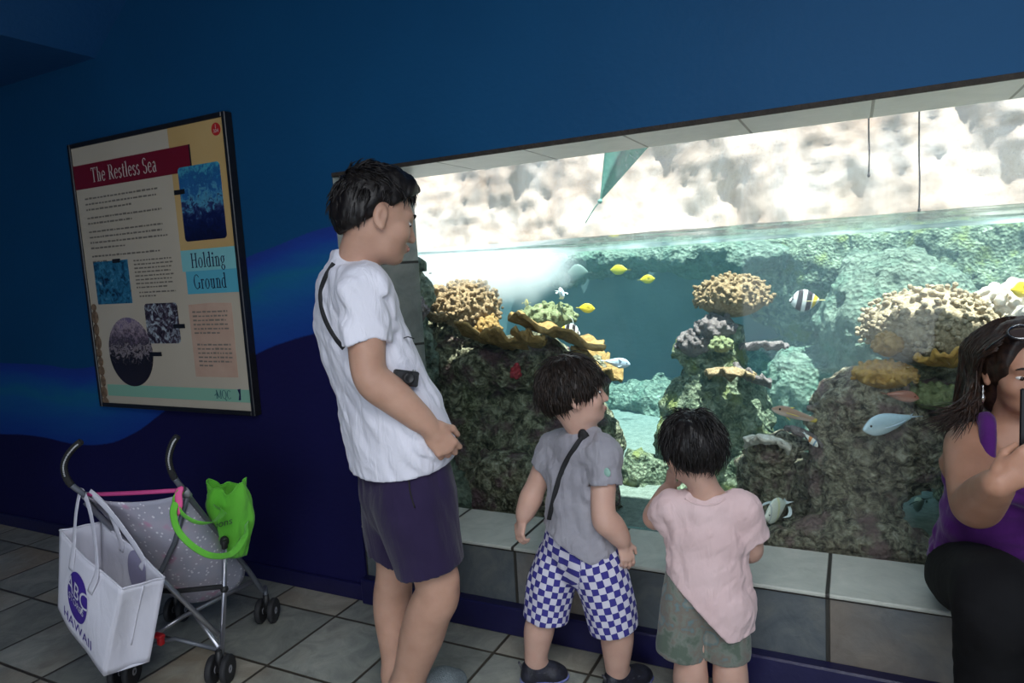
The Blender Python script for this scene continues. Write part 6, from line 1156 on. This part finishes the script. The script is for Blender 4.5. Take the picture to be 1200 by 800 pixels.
def green_bag():
    Mg = clothmat('green_nonwoven', (.11, .45, .035), (.16, .56, .06), 700, 5, bump=.5); base = pt(281, 650, 2.42); r = thing('tote_bag', 'crumpled lime green bag looped over the right stroller handle', 'bag', base); base = base
    cx = [pt(277, 652, 2.43), pt(274, 632, 2.42), pt(272, 608, 2.41), pt(270, 585, 2.40), pt(268, 568, 2.40)]; wd = [.030, .050, .062, .068, .060]; dp = [.012, .022, .030, .040, .045]; Sx = spline(cx, 18); Sw = spline(np.array([wd, dp]).T, 18); R = np.random.RandomState(8)
    def fn(u, w_):
        i = w_*17; k = min(int(i), 16); t = i-k; c = Sx[k]*(1-t)+Sx[k+1]*t; a = 2*PI*u; ww = Sw[k]*(1-t)+Sw[k+1]*t; cr = 1+.16*math.sin(3*a+5*w_)+.08*math.sin(7*a-6*w_)+.05*math.sin(13*a+11*w_); return c+unit(CR+HEAD*.35)*ww[0]*cr*math.cos(a)+unit(HEAD-CR*.35)*ww[1]*cr*math.sin(a)+V(0, 0, 1)*(.014*math.cos(2*a+.5)*w_**3+.010*math.sin(5*a)*w_**2)
    bg = obj('pouch', grid(fn, 49, 22, .003), Mg, r); obj('hem', tube([fn(u, 1) for u in np.linspace(0, 1, 49)], .003, 6, caps=False), Mg, bg); k = pt(216, 574, 2.215)
    obj('strap', tube(spline([fn(.62, .72), pt(262, 600, 2.33), pt(248, 612, 2.24), pt(228, 611, 2.20), pt(212, 600, 2.20), pt(206, 587, 2.205), pt(212, 575, 2.21)], 40), .0125, 8, (HEAD*.8+V(0, 0, .6), .14)), Mg, r)
    obj('strap', tube(spline([pt(206, 588, 2.20), pt(203, 602, 2.19), pt(209, 622, 2.18), pt(226, 640, 2.18), pt(248, 651, 2.20), pt(272, 648, 2.26), pt(287, 628, 2.34), fn(.9, .45)], 44), .0125, 8, (HEAD, .14)), Mg, r)
    v, f = text('ions', .040); o = fn(.70, .52)-HEAD*.012; obj('print_text', (np.array([o+(CR*.9-CD*.25)*p[0]+(-CD)*p[1]*.9 for p in v]), f), pmat('dark_green_print', (.02, .06, .02), rough=.7), bg)
green_bag()
# ------------------------------------------------------------------ daylight and added overhead fill
w = bpy.data.worlds.new('sky'); SC.world = w; w.use_nodes = True
bg = w.node_tree.nodes['Background']; bg.inputs[0].default_value = (.62, .78, 1, 1); bg.inputs[1].default_value = 1.5
sun = bpy.data.lights.new('sun', 'SUN'); sun.energy = 16; sun.angle = math.radians(.6); sun.color = (1, .95, .88)
so = bpy.data.objects.new('sun', sun); COL.objects.link(so); so.rotation_euler = Vector((-.22, .15, -1)).to_track_quat('-Z', 'Y').to_euler(); so.location = (0, 3, 6)
dl = bpy.data.lights.new('entrance_daylight', 'AREA'); dl.shape = 'RECTANGLE'; dl.size = DX1-DX0; dl.size_y = DZ; dl.energy = 48; dl.color = (.92, .96, 1)
do = bpy.data.objects.new('entrance_daylight', dl); COL.objects.link(do); do.location = ((DX0+DX1)/2, YB-.1, DZ/2); do.rotation_euler = Vector((0, 1, -.02)).to_track_quat('-Z', 'Z').to_euler()
sl = bpy.data.lights.new('overhead_fill', 'AREA'); sl.shape = 'RECTANGLE'; sl.size = KX1-KX0; sl.size_y = KY1-KY0; sl.energy = 95; sl.color = (.94, .97, 1)  # unseen area lamp added to light the visitors from above
sko = bpy.data.objects.new('overhead_fill', sl); COL.objects.link(sko); sko.location = ((KX0+KX1)/2, (KY0+KY1)/2, ZC-.2); sko.rotation_euler = (0, 0, 0)
SC.view_settings.view_transform = 'Standard'; SC.view_settings.look = 'None'; SC.view_settings.exposure = .1; SC.view_settings.gamma = 1; SC.view_settings.use_curve_mapping = False
cy = SC.cycles; cy.use_denoising = True; cy.max_bounces = 10; cy.transparent_max_bounces = 24; cy.volume_bounces = 1; cy.sample_clamp_indirect = 6; cy.sample_clamp_direct = 0
